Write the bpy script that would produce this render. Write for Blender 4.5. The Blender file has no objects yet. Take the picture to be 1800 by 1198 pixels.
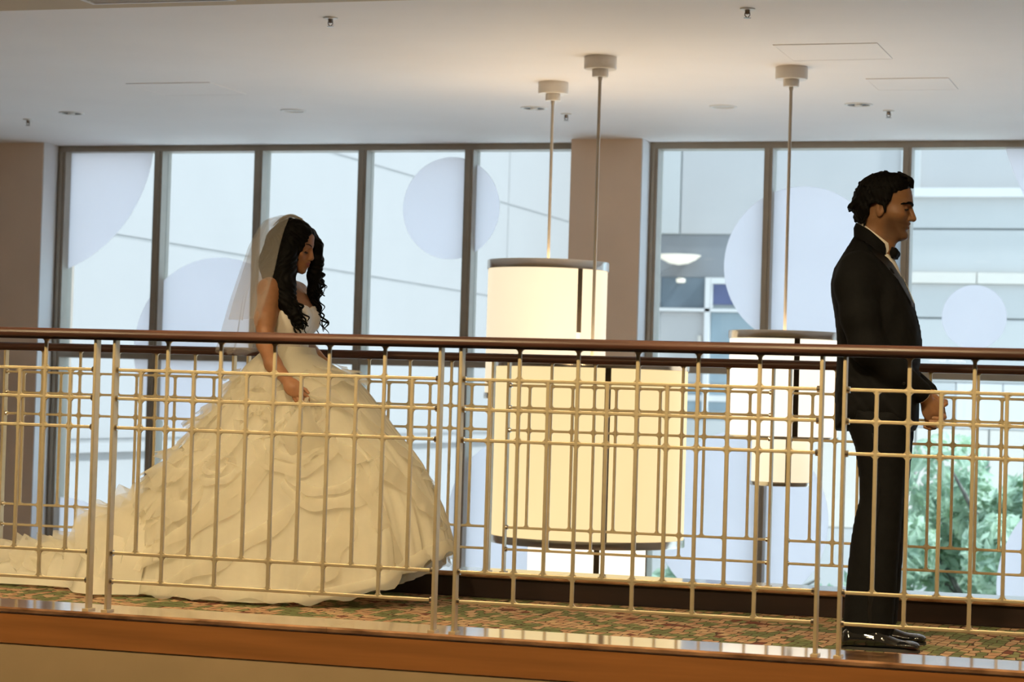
import bpy, bmesh, math, random
import numpy as np
from mathutils import Vector, Matrix

random.seed(7)
rng = np.random.default_rng(7)
S = bpy.context.scene
COL = S.collection
PI = math.pi

# ------------------------------------------------------------------ camera
YAW, PITCH, ROLL, FPX, CAMZ = .3098, .0249, .0295, 4039.8, .8912
_f = Vector((-math.sin(YAW) * math.cos(PITCH), math.cos(YAW) * math.cos(PITCH), math.sin(PITCH)))
_r = Vector((math.cos(YAW), math.sin(YAW), 0))
_u = _r.cross(_f)
_R = _r * math.cos(ROLL) + _u * math.sin(ROLL)
_U = -_r * math.sin(ROLL) + _u * math.cos(ROLL)
cam_d = bpy.data.cameras.new('camera')
cam_d.sensor_width = 36.0
cam_d.lens = FPX / 1800 * 36.0
cam_d.clip_end = 300
cam = bpy.data.objects.new('camera', cam_d)
COL.objects.link(cam)
m = Matrix((( _R.x, _U.x, -_f.x), (_R.y, _U.y, -_f.y), (_R.z, _U.z, -_f.z)))
cam.matrix_world = Matrix.Translation((0, 0, CAMZ)) @ m.to_4x4()
cam_d.dof.use_dof = True
cam_d.dof.focus_distance = 9.0
cam_d.dof.aperture_fstop = 5.6
S.camera = cam

# ------------------------------------------------------------------ world, exposure, large lights
S.view_settings.view_transform = 'Standard'
S.view_settings.look = 'None'
S.view_settings.gamma = 1.0
S.view_settings.use_curve_mapping = False
S.view_settings.exposure = 0.0
SKY = 2.2
w = bpy.data.worlds.new('world')
S.world = w
w.use_nodes = True
nt = w.node_tree
bg = nt.nodes['Background']
bg.inputs['Strength'].default_value = SKY
bg.inputs['Color'].default_value = (.62, .82, 1.0, 1)      # even overcast sky

sun_d = bpy.data.lights.new('sun', 'SUN'); sun_d.energy = 6.5; sun_d.angle = .03; sun_d.color = (.80, .91, 1.0)
sun = bpy.data.objects.new('sun', sun_d); COL.objects.link(sun); sun.location = (20, 20, 30)
sun.rotation_euler = Vector((-.66, .10, -.74)).to_track_quat('-Z', 'Y').to_euler()      # hazy sun, high and to the right of the court
WARM = (1.0, .76, .42)
def area_lamp(name, loc, size, power, color, aim=None, spread=PI):
    l = bpy.data.lights.new(name, 'AREA'); l.shape = 'DISK'; l.size = size
    l.energy = power; l.color = color; l.spread = spread
    o = bpy.data.objects.new(name, l); COL.objects.link(o); o.location = loc
    d = (Vector(aim) - Vector(loc)) if aim else Vector((0, 0, -1))
    o.rotation_euler = d.to_track_quat('-Z', 'Y').to_euler()
    return o
# sampling portals in the two window openings (they give off no light of their own)
for (x0, x1) in ((-9.55, -5.0), (-4.43, 2.6)):
    l = bpy.data.lights.new('window_portal', 'AREA'); l.shape = 'RECTANGLE'; l.size = x1 - x0; l.size_y = 7.3
    l.cycles.is_portal = True
    o = bpy.data.objects.new('window_portal', l); COL.objects.link(o)
    o.location = ((x0 + x1) / 2, 17.42, -.75); o.rotation_euler = (-PI / 2, 0, 0)

# ------------------------------------------------------------------ helpers
class MB:
    def __init__(s): s.v = []; s.f = []
    def box(s, x0, x1, y0, y1, z0, z1):
        b = len(s.v)
        s.v += [(x0,y0,z0),(x1,y0,z0),(x1,y1,z0),(x0,y1,z0),(x0,y0,z1),(x1,y0,z1),(x1,y1,z1),(x0,y1,z1)]
        s.f += [tuple(b+i for i in q) for q in ((0,3,2,1),(4,5,6,7),(0,1,5,4),(1,2,6,5),(2,3,7,6),(3,0,4,7))]
        return s
    def grid(s, P, cu=False, cv=False):
        n, k = len(P), len(P[0]); b = len(s.v)
        for r in P: s.v += [tuple(map(float, p)) for p in r]
        for i in range(n if cu else n-1):
            for j in range(k if cv else k-1):
                i2, j2 = (i+1) % n, (j+1) % k
                s.f.append((b+i*k+j, b+i2*k+j, b+i2*k+j2, b+i*k+j2))
        return s
    def poly(s, pts): b = len(s.v); s.v += [tuple(map(float,p)) for p in pts]; s.f.append(tuple(range(b, b+len(pts)))); return s
    def lathe(s, prof, c=(0,0,0), n=32, cap=True):
        b = len(s.v); k = len(prof)
        for r, z in prof:
            for j in range(n):
                a = 2*PI*j/n; s.v.append((c[0]+r*math.cos(a), c[1]+r*math.sin(a), c[2]+z))
        for i in range(k-1):
            for j in range(n):
                j2 = (j+1) % n; s.f.append((b+i*n+j, b+i*n+j2, b+(i+1)*n+j2, b+(i+1)*n+j))
        if cap:
            s.f.append(tuple(b+j for j in range(n-1,-1,-1))); s.f.append(tuple(b+(k-1)*n+j for j in range(n)))
        return s
    def tube(s, pts, rad, n=8, cap=True):
        pts = [Vector(p) for p in pts]; b = len(s.v); k = len(pts)
        up = Vector((0,0,1)); 
        for i, p in enumerate(pts):
            t = (pts[min(i+1,k-1)] - pts[max(i-1,0)]).normalized()
            if i == 0:
                a = t.orthogonal().normalized()
            else:
                a = (a - t*a.dot(t)); a = a.normalized() if a.length > 1e-6 else t.orthogonal().normalized()
            c = t.cross(a); r = rad[i] if hasattr(rad,'__len__') else rad
            for j in range(n):
                th = 2*PI*j/n; s.v.append(tuple(p + (a*math.cos(th)+c*math.sin(th))*r))
        for i in range(k-1):
            for j in range(n):
                j2 = (j+1) % n; s.f.append((b+i*n+j, b+i*n+j2, b+(i+1)*n+j2, b+(i+1)*n+j))
        if cap:
            s.f.append(tuple(b+j for j in range(n-1,-1,-1))); s.f.append(tuple(b+(k-1)*n+j for j in range(n)))
        return s
    def extrude_x(s, prof, x0, x1):
        b = len(s.v); n = len(prof)
        for x in (x0, x1): s.v += [(x, y, z) for y, z in prof]
        for j in range(n):
            j2 = (j+1) % n; s.f.append((b+j, b+j2, b+n+j2, b+n+j))
        s.f.append(tuple(b+j for j in range(n-1,-1,-1))); s.f.append(tuple(b+n+j for j in range(n)))
        return s
    def mesh(s, name, mat, smooth=False):
        me = bpy.data.meshes.new(name); me.from_pydata(s.v, [], s.f)
        me.materials.append(mat); me.validate()
        bm = bmesh.new(); bm.from_mesh(me); bmesh.ops.recalc_face_normals(bm, faces=bm.faces); bm.to_mesh(me); bm.free()
        if smooth:
            me.polygons.foreach_set('use_smooth', [True]*len(me.polygons))
            try: me.set_sharp_from_angle(angle=.7)
            except Exception: pass
        return me
    def build(s, name, mat, parent=None, loc=None, smooth=False):
        return link(name, s.mesh(name, mat, smooth), parent, loc)

def link(name, me, parent=None, loc=None):
    o = bpy.data.objects.new(name, me); COL.objects.link(o)
    if parent is not None: o.parent = parent
    if loc is not None: o.location = loc
    return o
def tag(o, label=None, cat=None, group=None, kind=None):
    if label: o['label'] = label
    if cat: o['category'] = cat
    if group: o['group'] = group
    if kind: o['kind'] = kind
    return o
def thing(name, label, cat, loc=(0,0,0), rz=0, group=None):
    o = bpy.data.objects.new(name, None); COL.objects.link(o); o.empty_display_size = .1
    o.location = loc; o.rotation_euler = (0,0,rz)
    return tag(o, label, cat, group)
def struct(name, mb, mat, parent=None, **k):
    o = mb.build(name, mat, parent, **k)
    if parent is None: o['kind'] = 'structure'
    return o

def pm(name, rgb, rough=.5, metal=0., var=.06, scale=12., bump=0., bscale=None, rgb2=None, stretch=None, coat=0, spec=None, translucent=0., detail=3):
    mt = bpy.data.materials.new(name); mt.use_nodes = True; n = mt.node_tree; N = n.nodes; L = n.links
    bs = N['Principled BSDF']; bs.inputs['Roughness'].default_value = rough; bs.inputs['Metallic'].default_value = metal
    if coat: bs.inputs['Coat Weight'].default_value = coat; bs.inputs['Coat Roughness'].default_value = .08
    if spec is not None: bs.inputs['Specular IOR Level'].default_value = spec
    tc = N.new('ShaderNodeTexCoord'); mp = N.new('ShaderNodeMapping'); L.new(tc.outputs['Object'], mp.inputs['Vector'])
    if stretch: mp.inputs['Scale'].default_value = stretch
    no = N.new('ShaderNodeTexNoise'); no.inputs['Scale'].default_value = scale; no.inputs['Detail'].default_value = detail
    L.new(mp.outputs['Vector'], no.inputs['Vector'])
    cr = N.new('ShaderNodeValToRGB'); L.new(no.outputs['Fac'], cr.inputs['Fac'])
    a = [max(0, c*(1-var)) for c in rgb]; b = rgb2 if rgb2 else [min(1, c*(1+var)) for c in rgb]
    cr.color_ramp.elements[0].color = (*a, 1); cr.color_ramp.elements[1].color = (*b, 1)
    cr.color_ramp.elements[0].position = .3; cr.color_ramp.elements[1].position = .7
    L.new(cr.outputs['Color'], bs.inputs['Base Color'])
    if bump:
        n2 = N.new('ShaderNodeTexNoise'); n2.inputs['Scale'].default_value = bscale or scale*4; n2.inputs['Detail'].default_value = 4
        L.new(mp.outputs['Vector'], n2.inputs['Vector'])
        bp = N.new('ShaderNodeBump'); bp.inputs['Strength'].default_value = bump; bp.inputs['Distance'].default_value = .01
        L.new(n2.outputs['Fac'], bp.inputs['Height']); L.new(bp.outputs['Normal'], bs.inputs['Normal'])
    if translucent:
        tr = N.new('ShaderNodeBsdfTranslucent'); L.new(cr.outputs['Color'], tr.inputs['Color'])
        mx = N.new('ShaderNodeMixShader'); mx.inputs[0].default_value = translucent
        L.new(bs.outputs[0], mx.inputs[1]); L.new(tr.outputs[0], mx.inputs[2]); L.new(mx.outputs[0], N['Material Output'].inputs['Surface'])
    return mt
def sheer(name, rgb, alpha, var=.05, scale=15, transl=.45, tint=(1,1,1)):
    """thin cloth or film: part see-through, part diffuse, part translucent"""
    mt = pm(name, rgb, .8, var=var, scale=scale, translucent=transl, spec=.1); n = mt.node_tree; N = n.nodes; L = n.links
    out = N['Material Output']; src = out.inputs['Surface'].links[0].from_socket
    tp = N.new('ShaderNodeBsdfTransparent'); tp.inputs['Color'].default_value = (*tint, 1)
    mx = N.new('ShaderNodeMixShader'); mx.inputs[0].default_value = alpha
    L.new(tp.outputs[0], mx.inputs[1]); L.new(src, mx.inputs[2]); L.new(mx.outputs[0], out.inputs['Surface'])
    return mt
def glass_mat(name, tint, gloss=.06):
    mt = bpy.data.materials.new(name); mt.use_nodes = True; n = mt.node_tree; N = n.nodes; L = n.links
    N.remove(N['Principled BSDF']); out = N['Material Output']
    tp = N.new('ShaderNodeBsdfTransparent'); tp.inputs['Color'].default_value = (*tint, 1)
    gl = N.new('ShaderNodeBsdfGlossy'); gl.inputs['Roughness'].default_value = .02
    lw = N.new('ShaderNodeFresnel'); lw.inputs['IOR'].default_value = 1.35
    ge = N.new('ShaderNodeNewGeometry'); inv = N.new('ShaderNodeMath'); inv.operation = 'SUBTRACT'; inv.inputs[0].default_value = 1.0; L.new(ge.outputs['Backfacing'], inv.inputs[1])
    mu = N.new('ShaderNodeMath'); mu.operation = 'MULTIPLY'; L.new(lw.outputs[0], mu.inputs[0]); L.new(inv.outputs[0], mu.inputs[1])   # reflect at the outer face only
    mx = N.new('ShaderNodeMixShader'); L.new(mu.outputs[0], mx.inputs[0])
    L.new(tp.outputs[0], mx.inputs[1]); L.new(gl.outputs[0], mx.inputs[2]); L.new(mx.outputs[0], out.inputs['Surface'])
    return mt
def emit_mat(name, rgb, strength, base=.35, var=.03, grad=None):
    mt = pm(name, (base, base*.95, base*.85), .6, var=.02, scale=6); N = mt.node_tree.nodes; L = mt.node_tree.links
    bs = N['Principled BSDF']; bs.inputs['Emission Strength'].default_value = strength
    no = N.new('ShaderNodeTexNoise'); no.inputs['Scale'].default_value = 3.
    cr = N.new('ShaderNodeValToRGB'); L.new(no.outputs['Fac'], cr.inputs['Fac'])
    cr.color_ramp.elements[0].color = (*[c*(1-var) for c in rgb], 1); cr.color_ramp.elements[1].color = (*[c*(1+var) for c in rgb], 1)
    L.new(cr.outputs['Color'], bs.inputs['Emission Color'])
    return mt

# ------------------------------------------------------------------ materials
M = {}
M['ceiling'] = pm('ceiling_paint', (.88, .835, .825), .7, var=.02, scale=1.2, bump=.02)
M['soffit'] = pm('soffit_paint', (.56, .45, .30), .7, var=.03, scale=2, bump=.02)
M['pier'] = pm('pier_paint', (.84, .66, .52), .75, var=.04, scale=2, bump=.03)
M['wall'] = pm('wall_paint', (.62, .52, .42), .75, var=.04, scale=1.5, bump=.03)
M['reveal'] = pm('reveal_paint', (.78, .77, .78), .6, var=.02, scale=2)
M['frame'] = pm('window_frame_metal', (.36, .31, .25), .45, .2, var=.05, scale=8)
M['glass'] = glass_mat('window_glass', (.95, .985, 1.0))
M['film'] = sheer('frosted_film', (.82, .775, .78), .94, var=.01, scale=2, transl=.93, tint=(.95,.97,1))
M['champagne'] = pm('champagne_paint', (.66, .545, .34), .40, .35, var=.05, scale=30, bump=.02)
M['rail_wood'] = pm('mahogany_handrail', (.055, .021, .013), .42, var=.45, scale=10, stretch=(.25, 6, 6), bump=.02, spec=.35)
M['stone'] = pm('polished_ledge', (.30, .135, .06), .10, var=.45, scale=9, rgb2=(.50, .27, .14), stretch=(1, 3, 3), coat=.9)
M['fascia'] = pm('fascia_wood', (.42, .165, .045), .42, var=.18, scale=5, stretch=(.3, 5, 5), coat=.2)
M['plaster'] = pm('slab_plaster', (.56, .40, .22), .75, var=.06, scale=4, bump=.03)
M['darkcurb'] = pm('dark_curb_wood', (.018, .008, .006), .4, var=.25, scale=6, stretch=(.3, 4, 4))
M['dark_strip'] = pm('unlit_metal_strip', (.10, .075, .05), .3, .8, var=.1, scale=8)  # lamp seam metal, its unlit look put into a dark colour
M['nickel'] = pm('polished_nickel', (.66, .60, .52), .2, 1., var=.03, scale=5)
M['rod'] = pm('satin_nickel_rod', (.58, .53, .47), .38, .45, var=.03, scale=5)
M['canopy'] = pm('white_lamp_canopy', (.72, .68, .64), .35, var=.03, scale=6)
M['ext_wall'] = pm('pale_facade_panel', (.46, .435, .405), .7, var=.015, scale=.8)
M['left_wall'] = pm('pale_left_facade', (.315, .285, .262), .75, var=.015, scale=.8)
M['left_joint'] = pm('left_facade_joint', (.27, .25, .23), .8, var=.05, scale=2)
M['ext_white'] = pm('white_facade_band', (.60, .56, .52), .6, var=.01, scale=1)
M['ext_cream'] = pm('cream_facade_band', (.60, .53, .45), .6, var=.02, scale=1)
M['ext_joint'] = pm('facade_joint', (.34, .345, .33), .8, var=.05, scale=2)
M['ext_grey'] = pm('grey_facade', (.42, .385, .36), .7, var=.02, scale=1)
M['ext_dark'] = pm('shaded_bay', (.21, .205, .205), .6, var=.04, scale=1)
M['ext_glass'] = pm('facade_glass', (.13, .155, .175), .08, var=.12, scale=1)
M['ext_glass2'] = pm('pale_facade_glass', (.24, .29, .31), .1, var=.12, scale=1)
M['ext_navy'] = pm('navy_facade_glass', (.10, .11, .20), .1, var=.15, scale=1)
M['ext_ground'] = pm('pavement_outside', (.84, .83, .81), .8, var=.06, scale=.6)
M['tan_frame'] = pm('tan_band', (.55, .42, .28), .5, var=.03, scale=2)
M['lobby'] = pm('lobby_floor_stone', (.74, .57, .43), .3, var=.1, scale=2)
M['black'] = pm('dark_recess', (.03, .03, .03), .6, var=.2, scale=10)
M['chrome'] = pm('sprinkler_metal', (.25, .22, .2), .3, .9, var=.1, scale=30)
M['trim_white'] = pm('white_trim_ring', (.78, .77, .76), .4, var=.02, scale=10)
M['trim_grey'] = pm('closed_downlight_lens', (.62, .60, .57), .5, var=.03, scale=10)

def carpet_mat():
    mt = bpy.data.materials.new('patterned_carpet'); mt.use_nodes = True; N = mt.node_tree.nodes; L = mt.node_tree.links
    bs = N['Principled BSDF']; bs.inputs['Roughness'].default_value = .95; bs.inputs['Specular IOR Level'].default_value = .1
    tc = N.new('ShaderNodeTexCoord'); mp = N.new('ShaderNodeMapping'); mp.inputs['Scale'].default_value = (1, .42, 1); mp.inputs['Rotation'].default_value = (0,0,.12)
    L.new(tc.outputs['Object'], mp.inputs['Vector'])
    vo = N.new('ShaderNodeTexVoronoi'); vo.inputs['Scale'].default_value = 26; vo.inputs['Randomness'].default_value = .45
    L.new(mp.outputs['Vector'], vo.inputs['Vector'])
    sx = N.new('ShaderNodeSeparateColor'); L.new(vo.outputs['Color'], sx.inputs['Color'])
    cr = N.new('ShaderNodeValToRGB'); cr.color_ramp.interpolation = 'CONSTANT'; e = cr.color_ramp.elements
    e[0].position = 0; e[0].color = (.13, .15, .065, 1); e[1].position = .34; e[1].color = (.19, .20, .09, 1)
    for p, c in ((.47, (.42, .28, .17, 1)), (.62, (.38, .22, .13, 1)), (.76, (.46, .31, .18, 1)), (.90, (.15, .05, .035, 1))):
        x = e.new(p); x.color = c
    wv = N.new('ShaderNodeTexWave'); wv.bands_direction = 'DIAGONAL'; wv.inputs['Scale'].default_value = 1.15; wv.inputs['Distortion'].default_value = 1.5; L.new(tc.outputs['Object'], wv.inputs['Vector'])
    m1 = N.new('ShaderNodeMath'); m1.operation = 'MULTIPLY'; m1.inputs[1].default_value = .36; L.new(wv.outputs['Fac'], m1.inputs[0])
    m2 = N.new('ShaderNodeMath'); m2.operation = 'MULTIPLY_ADD'; m2.inputs[1].default_value = .64; L.new(sx.outputs[0], m2.inputs[0]); L.new(m1.outputs[0], m2.inputs[2])
    L.new(m2.outputs[0], cr.inputs['Fac'])
    ve = N.new('ShaderNodeTexVoronoi'); ve.feature = 'DISTANCE_TO_EDGE'; ve.inputs['Scale'].default_value = 26; ve.inputs['Randomness'].default_value = .45
    L.new(mp.outputs['Vector'], ve.inputs['Vector'])
    lt = N.new('ShaderNodeMath'); lt.operation = 'LESS_THAN'; lt.inputs[1].default_value = .055; L.new(ve.outputs['Distance'], lt.inputs[0])
    mx = N.new('ShaderNodeMix'); mx.data_type = 'RGBA'; L.new(lt.outputs[0], mx.inputs[0]); L.new(cr.outputs['Color'], mx.inputs[6]); mx.inputs[7].default_value = (.06, .035, .022, 1)
    L.new(mx.outputs[2], bs.inputs['Base Color'])
    no = N.new('ShaderNodeTexNoise'); no.inputs['Scale'].default_value = 350; bp = N.new('ShaderNodeBump'); bp.inputs['Strength'].default_value = .4; bp.inputs['Distance'].default_value = .004
    L.new(no.outputs['Fac'], bp.inputs['Height']); L.new(bp.outputs['Normal'], bs.inputs['Normal'])
    return mt
M['carpet'] = carpet_mat()

# ------------------------------------------------------------------ room shell
WY = 17.26                      # plane of the window frames
FY = 16.96                      # front of the piers
CZ = 2.9
D1, DB = 7.193, 9.806           # front and back railing
LE = .1127                      # top of the curbs above the carpet
RX0, RX1, RY0 = -12.5, 4.5, -5.0
LZ = -4.6                       # lobby floor below

struct('ceiling', MB().box(RX0, RX1, 10.11, WY+.3, CZ, CZ+.2), M['ceiling'])
struct('ceiling_soffit', MB().box(RX0, RX1, 2.0, 10.11, 2.75, CZ+.2), M['soffit'])
struct('ceiling_lobby', MB().box(RX0, RX1, RY0, 2.0, CZ, CZ+.2), M['ceiling'])
struct('floor', MB().box(RX0, RX1, 7.40, 9.746, -.012, 0), M['carpet'])
struct('floor_lobby', MB().box(RX0, RX1, RY0, WY+.3, LZ-.2, LZ), M['lobby'])
struct('floor_balcony', MB().box(RX0, RX1, RY0, 1.6, -.4, 0), M['plaster'])
struct('floor_slab', MB().box(RX0, RX1, 7.1315, 9.99, -.5, -.012), M['plaster'])
struct('wall_left', MB().box(RX0-.2, RX0, RY0, WY+.3, LZ, CZ), M['wall'])
struct('wall_right', MB().box(RX1, RX1+.2, RY0, WY+.3, LZ, CZ), M['wall'])
struct('wall_front', MB().box(RX0, RX1, RY0-.2, RY0, LZ, CZ), M['wall'])
struct('wall_pier', MB().box(RX0, -9.57, FY, WY+.3, LZ, CZ), M['pier'])
struct('wall_pier', MB().box(-4.996, -4.436, FY, WY+.3, LZ, CZ), M['pier'])
struct('wall_pier', MB().box(2.6, RX1, FY, WY+.3, LZ, CZ), M['pier'])
# painted returns of the piers beside the glass
struct('trim_1', MB().box(-9.57, -9.562, FY+.004, WY-.06, LZ, CZ-.001), M['reveal'])
struct('trim_2', MB().box(-4.436, -4.428, FY+.004, WY-.06, LZ, CZ-.001), M['reveal'])
# curbs and their polished ledges
def curb(name, y0, y1, facemat, xs):
    struct('trim_curb_core', MB().box(RX0, RX1, y0+.022, y1-.012, 0, LE-.024), facemat)
    prof = [(y0+.004, LE-.022), (y0, LE-.016), (y0, LE-.006), (y0+.006, LE), (y1-.004, LE), (y1, LE-.006), (y1, LE-.018), (y1-.006, LE-.022)]
    led = bpy.data.objects.new(name, None); COL.objects.link(led); led['kind'] = 'structure'
    for a, b in zip(xs[:-1], xs[1:]):
        MB().extrude_x(prof, a+.0006, b-.0006).build('ledge_slab', M['stone'], led)
curb('ledge_front', 7.127, 7.41, M['darkcurb'], [-12.5, -10, -7.5, -5.2, -2.9, -.6, 1.7, 4.5])
curb('ledge_back', 9.742, 10.02, M['darkcurb'], [-12.5, -10, -7.5, -5.2, -2.9, -.6, 1.7, 4.5])
struct('trim_fascia', MB().box(RX0, RX1, 7.1295, 7.149, -.0118, LE-.023), M['fascia'])

# ------------------------------------------------------------------ windows
def clip(poly, x0, x1, z0, z1):
    for ax, lim, sg in ((0, x0, 1), (0, x1, -1), (1, z0, 1), (1, z1, -1)):
        out = []
        for i in range(len(poly)):
            a, b = poly[i], poly[(i+1) % len(poly)]
            ia, ib = (a[ax]-lim)*sg >= 0, (b[ax]-lim)*sg >= 0
            if ia: out.append(a)
            if ia != ib:
                t = (lim-a[ax])/(b[ax]-a[ax]); out.append((a[0]+(b[0]-a[0])*t, a[1]+(b[1]-a[1])*t))
        poly = out
        if not poly: return []
    return poly
ZROWS = [-4.55, -2.9, -.9, 1.15, 2.85]
PANES = []
def window(name, xs, mw):
    w = bpy.data.objects.new(name, None); COL.objects.link(w); w['kind'] = 'structure'
    MB().box(xs[0]-mw/2, xs[-1]+mw/2, WY-.05, WY+.12, 2.85, CZ-.002).build('top_frame', M['frame'], w)
    for i, x in enumerate(xs):
        MB().box(x-mw/2, x+mw/2, WY-.05, WY+.12, LZ+.001, 2.85).build('mullion', M['frame'], w)
        MB().box(x-mw/2+.022, x+mw/2-.022, WY-.064, WY-.0505, LZ+.001, 2.85).build('mullion_cap', M['frame'], w)
    for z in ZROWS[:-1]:
        for a, b in zip(xs[:-1], xs[1:]):
            MB().box(a+mw/2, b-mw/2, WY-.05, WY+.12, z-.026, z+.026).build('transom', M['frame'], w)
    for z0, z1 in zip(ZROWS[:-1], ZROWS[1:]):
        for a, b in zip(xs[:-1], xs[1:]):
            MB().box(a+mw/2, b-mw/2, WY+.05, WY+.062, z0+.026, z1-(.026 if z1 < 2.8 else 0)).build('pane', M['glass'], w)
            PANES.append((a+mw/2, b-mw/2, z0+.026, z1-(.026 if z1 < 2.8 else 0)))
window('window_1', [-9.53, -8.633, -7.73, -6.818, -5.911, -5.03], .074)
window('window_2', [-4.40, -3.502, -2.45, -1.40, -.35, .70, 1.65, 2.565], .066)
discs = [(-9.919, 2.994, 1.198, 'large frosted disc in the top left corner of the left window'),
 (-8.084, 1.214, .766, 'frosted disc behind the bride low in the left window'),
 (-6.084, 2.394, .409, 'round frosted disc high in the left window above the veil'),
 (-3.242, 1.964, .605, 'large pale frosted disc behind the thin lamp rod beside the groom'),
 (.45, 3.55, 2.30, 'huge frosted disc cut by the top right corner of the right window'),
 (-1.939, 1.595, .239, 'small frosted disc in front of the groom at chest height'),
 (-.901, -.387, .829, 'frosted disc low at the right edge in front of the trees'),
 (-3.663, .016, .676, 'frosted disc low between the large drum lamp and the small lamp'),
 (-9.439, -.632, .581, 'frosted disc low at the left beside the pier, above the train'),
 (-5.399, -.036, .633, 'frosted disc low behind the large drum lamp at its left edge')]
for cx, cz, r, lab in discs:
    t = thing('frosted_disc', lab, 'window film', (cx, WY+.045, cz), group='frosted discs on the windows')
    circ = [(cx+r*math.cos(2*PI*k/96), cz+r*math.sin(2*PI*k/96)) for k in range(96)]
    for (x0, x1, z0, z1) in PANES:
        q = clip(circ, x0+.001, x1-.001, z0+.001, z1-.001)
        if len(q) < 3: continue
        mb = MB(); n = len(q)
        mb.v = [(x-cx, 0, z-cz) for x, z in q] + [(x-cx, .002, z-cz) for x, z in q]
        mb.f = [tuple(range(n)), tuple(range(2*n-1, n-1, -1))] + [(i, (i+1) % n, n+(i+1) % n, n+i) for i in range(n)]
        mb.build('film', M['film'], t)

# ------------------------------------------------------------------ railings
CELL, GAP = .1, .0731
WP = 12*CELL + GAP
BZ = dict(b1=.949, b2=.850, b3=.7487, b4=.3144, b5=.2165)
RB = 1.052          # underside of the handrail
HB = .006
def bevbox(x0, x1, y0, y1, z0, z1, b=.002):
    """box with its long edges eased"""
    mb = MB(); dims = (x1-x0, y1-y0, z1-z0); ax = dims.index(max(dims))
    def ring(a0, a1, c0, c1): return [(a0+b,c0),(a1-b,c0),(a1,c0+b),(a1,c1-b),(a1-b,c1),(a0+b,c1),(a0,c1-b),(a0,c0+b)]
    if ax == 2: R = [[(p, q, z) for p, q in ring(x0,x1,y0,y1)] for z in (z0, z1)]
    elif ax == 0: R = [[(x, p, q) for p, q in ring(y0,y1,z0,z1)] for x in (x0, x1)]
    else: R = [[(p, y, q) for p, q in ring(x0,x1,z0,z1)] for y in (y0, y1)]
    mb.grid(R, cv=True); mb.f += [tuple(range(8)), tuple(range(8, 16))]
    return mb
CH = M['champagne']
me_post = bevbox(-.0055, .0055, -.0175, .0175, LE, RB).mesh('post', CH)
me_foot = MB().box(-.012, .012, -.026, .026, LE, LE+.006).mesh('post_foot', CH)
me_even = bevbox(-HB, HB, -HB, HB, BZ['b5'], RB).mesh('vertical_bar', CH)
me_odd = bevbox(-HB, HB, -HB, HB, BZ['b4'], BZ['b1']).mesh('vertical_bar', CH)
me_hor = bevbox(.0057, 12*CELL-.0057, -HB+.0007, HB-.0007, -.0055, .0055).mesh('horizontal_bar', CH)
mb = MB()
for j in range(12):
    a, b = 2*PI*j/12, 2*PI*(j+1)/12
    mb.v += [(0, .0105*math.cos(a), .0105*math.sin(a)), (.010, .0105*math.cos(a), .0105*math.sin(a))]
mb.f = [(2*j, (2*j+2) % 24, (2*j+3) % 24, 2*j+1) for j in range(12)] + [tuple(range(0, 24, 2)), tuple(range(1, 24, 2))]
me_col = mb.mesh('bar_collar', M['nickel'])
# welded corners of the lattice
wb = MB(); FR = .009
def gusset(x, z, sx, sz):
    b = len(wb.v); pts = [(0, 0), (FR, 0), (FR*.36, FR*.36), (0, FR)]
    for y in (-.0045, .0045): wb.v.extend([(x+sx*p, y, z+sz*q) for p, q in pts])
    wb.f.extend([(b, b+1, b+2, b+3), (b+4, b+7, b+6, b+5), (b+1, b+5, b+6, b+2), (b+2, b+6, b+7, b+3)])
for i in range(1, 12):
    ev = i % 2 == 0
    zs = [('b1', 1 if ev else 0, 1), ('b2', 1, 1), ('b3', 1, 1), ('b4', 1, 1 if ev else 0)] + ([('b5', 1, 0)] if ev else [])
    for nm, up, dn in zs:
        u_ = up; d_ = dn
        if nm == 'b1' and not ev: u_ = 0
        if nm == 'b4' and not ev: d_ = 0
        for sx in (-1, 1):
            if u_: gusset(i*CELL+sx*HB, BZ[nm]+.0055, sx, 1)
            if d_: gusset(i*CELL+sx*HB, BZ[nm]-.0055, sx, -1)
    if ev:
        for sx in (-1, 1): gusset(i*CELL+sx*HB, RB, sx, -1)
me_weld = wb.mesh('weld', CH)
def panel(label, x, y, group):
    t = thing('railing_panel', label, 'railing', (x, y, 0), group=group)
    for px in (0, 12*CELL):
        link('post', me_post, t, (px, 0, 0))
        link('post_foot', me_foot, t, (px, 0, 0))
    for nm in ('b1', 'b2', 'b3', 'b4', 'b5'):
        link('horizontal_bar', me_hor, t, (0, 0, BZ[nm]))
        link('bar_collar', me_col, t, (.0055, 0, BZ[nm])); link('bar_collar', me_col, t, (12*CELL-.0155, 0, BZ[nm]))
    for i in range(1, 12):
        link('vertical_bar', me_even if i % 2 == 0 else me_odd, t, (i*CELL, 0, 0))
    tag(link('weld', me_weld, t), kind='stuff')
XF, XB = -2.4729, -3.1472
for p, lab in ((-2, 'front lattice railing panel off the left edge, first beyond the picture'), (-1, 'front lattice railing panel at the left edge before the train'),
               (0, 'front lattice railing panel before the bride\'s gown'), (1, 'front lattice railing panel before the large drum lamp'),
               (2, 'front lattice railing panel before the groom at the right edge'), (3, 'front lattice railing panel beyond the right edge past the groom')):
    panel(lab, XF+(p-1)*WP, D1, 'front railing panels')
for p, lab in ((-2, 'back lattice railing panel beyond the left edge'), (-1, 'back lattice railing panel at far left behind the train'),
               (0, 'back lattice railing panel behind the bride\'s gown'), (1, 'back lattice railing panel across the large drum lamp'),
               (2, 'back lattice railing panel behind the groom and before the trees'), (3, 'back lattice railing panel beyond the right edge past the trees')):
    panel(lab, XB+(p-1)*WP, DB, 'back railing panels')
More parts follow.
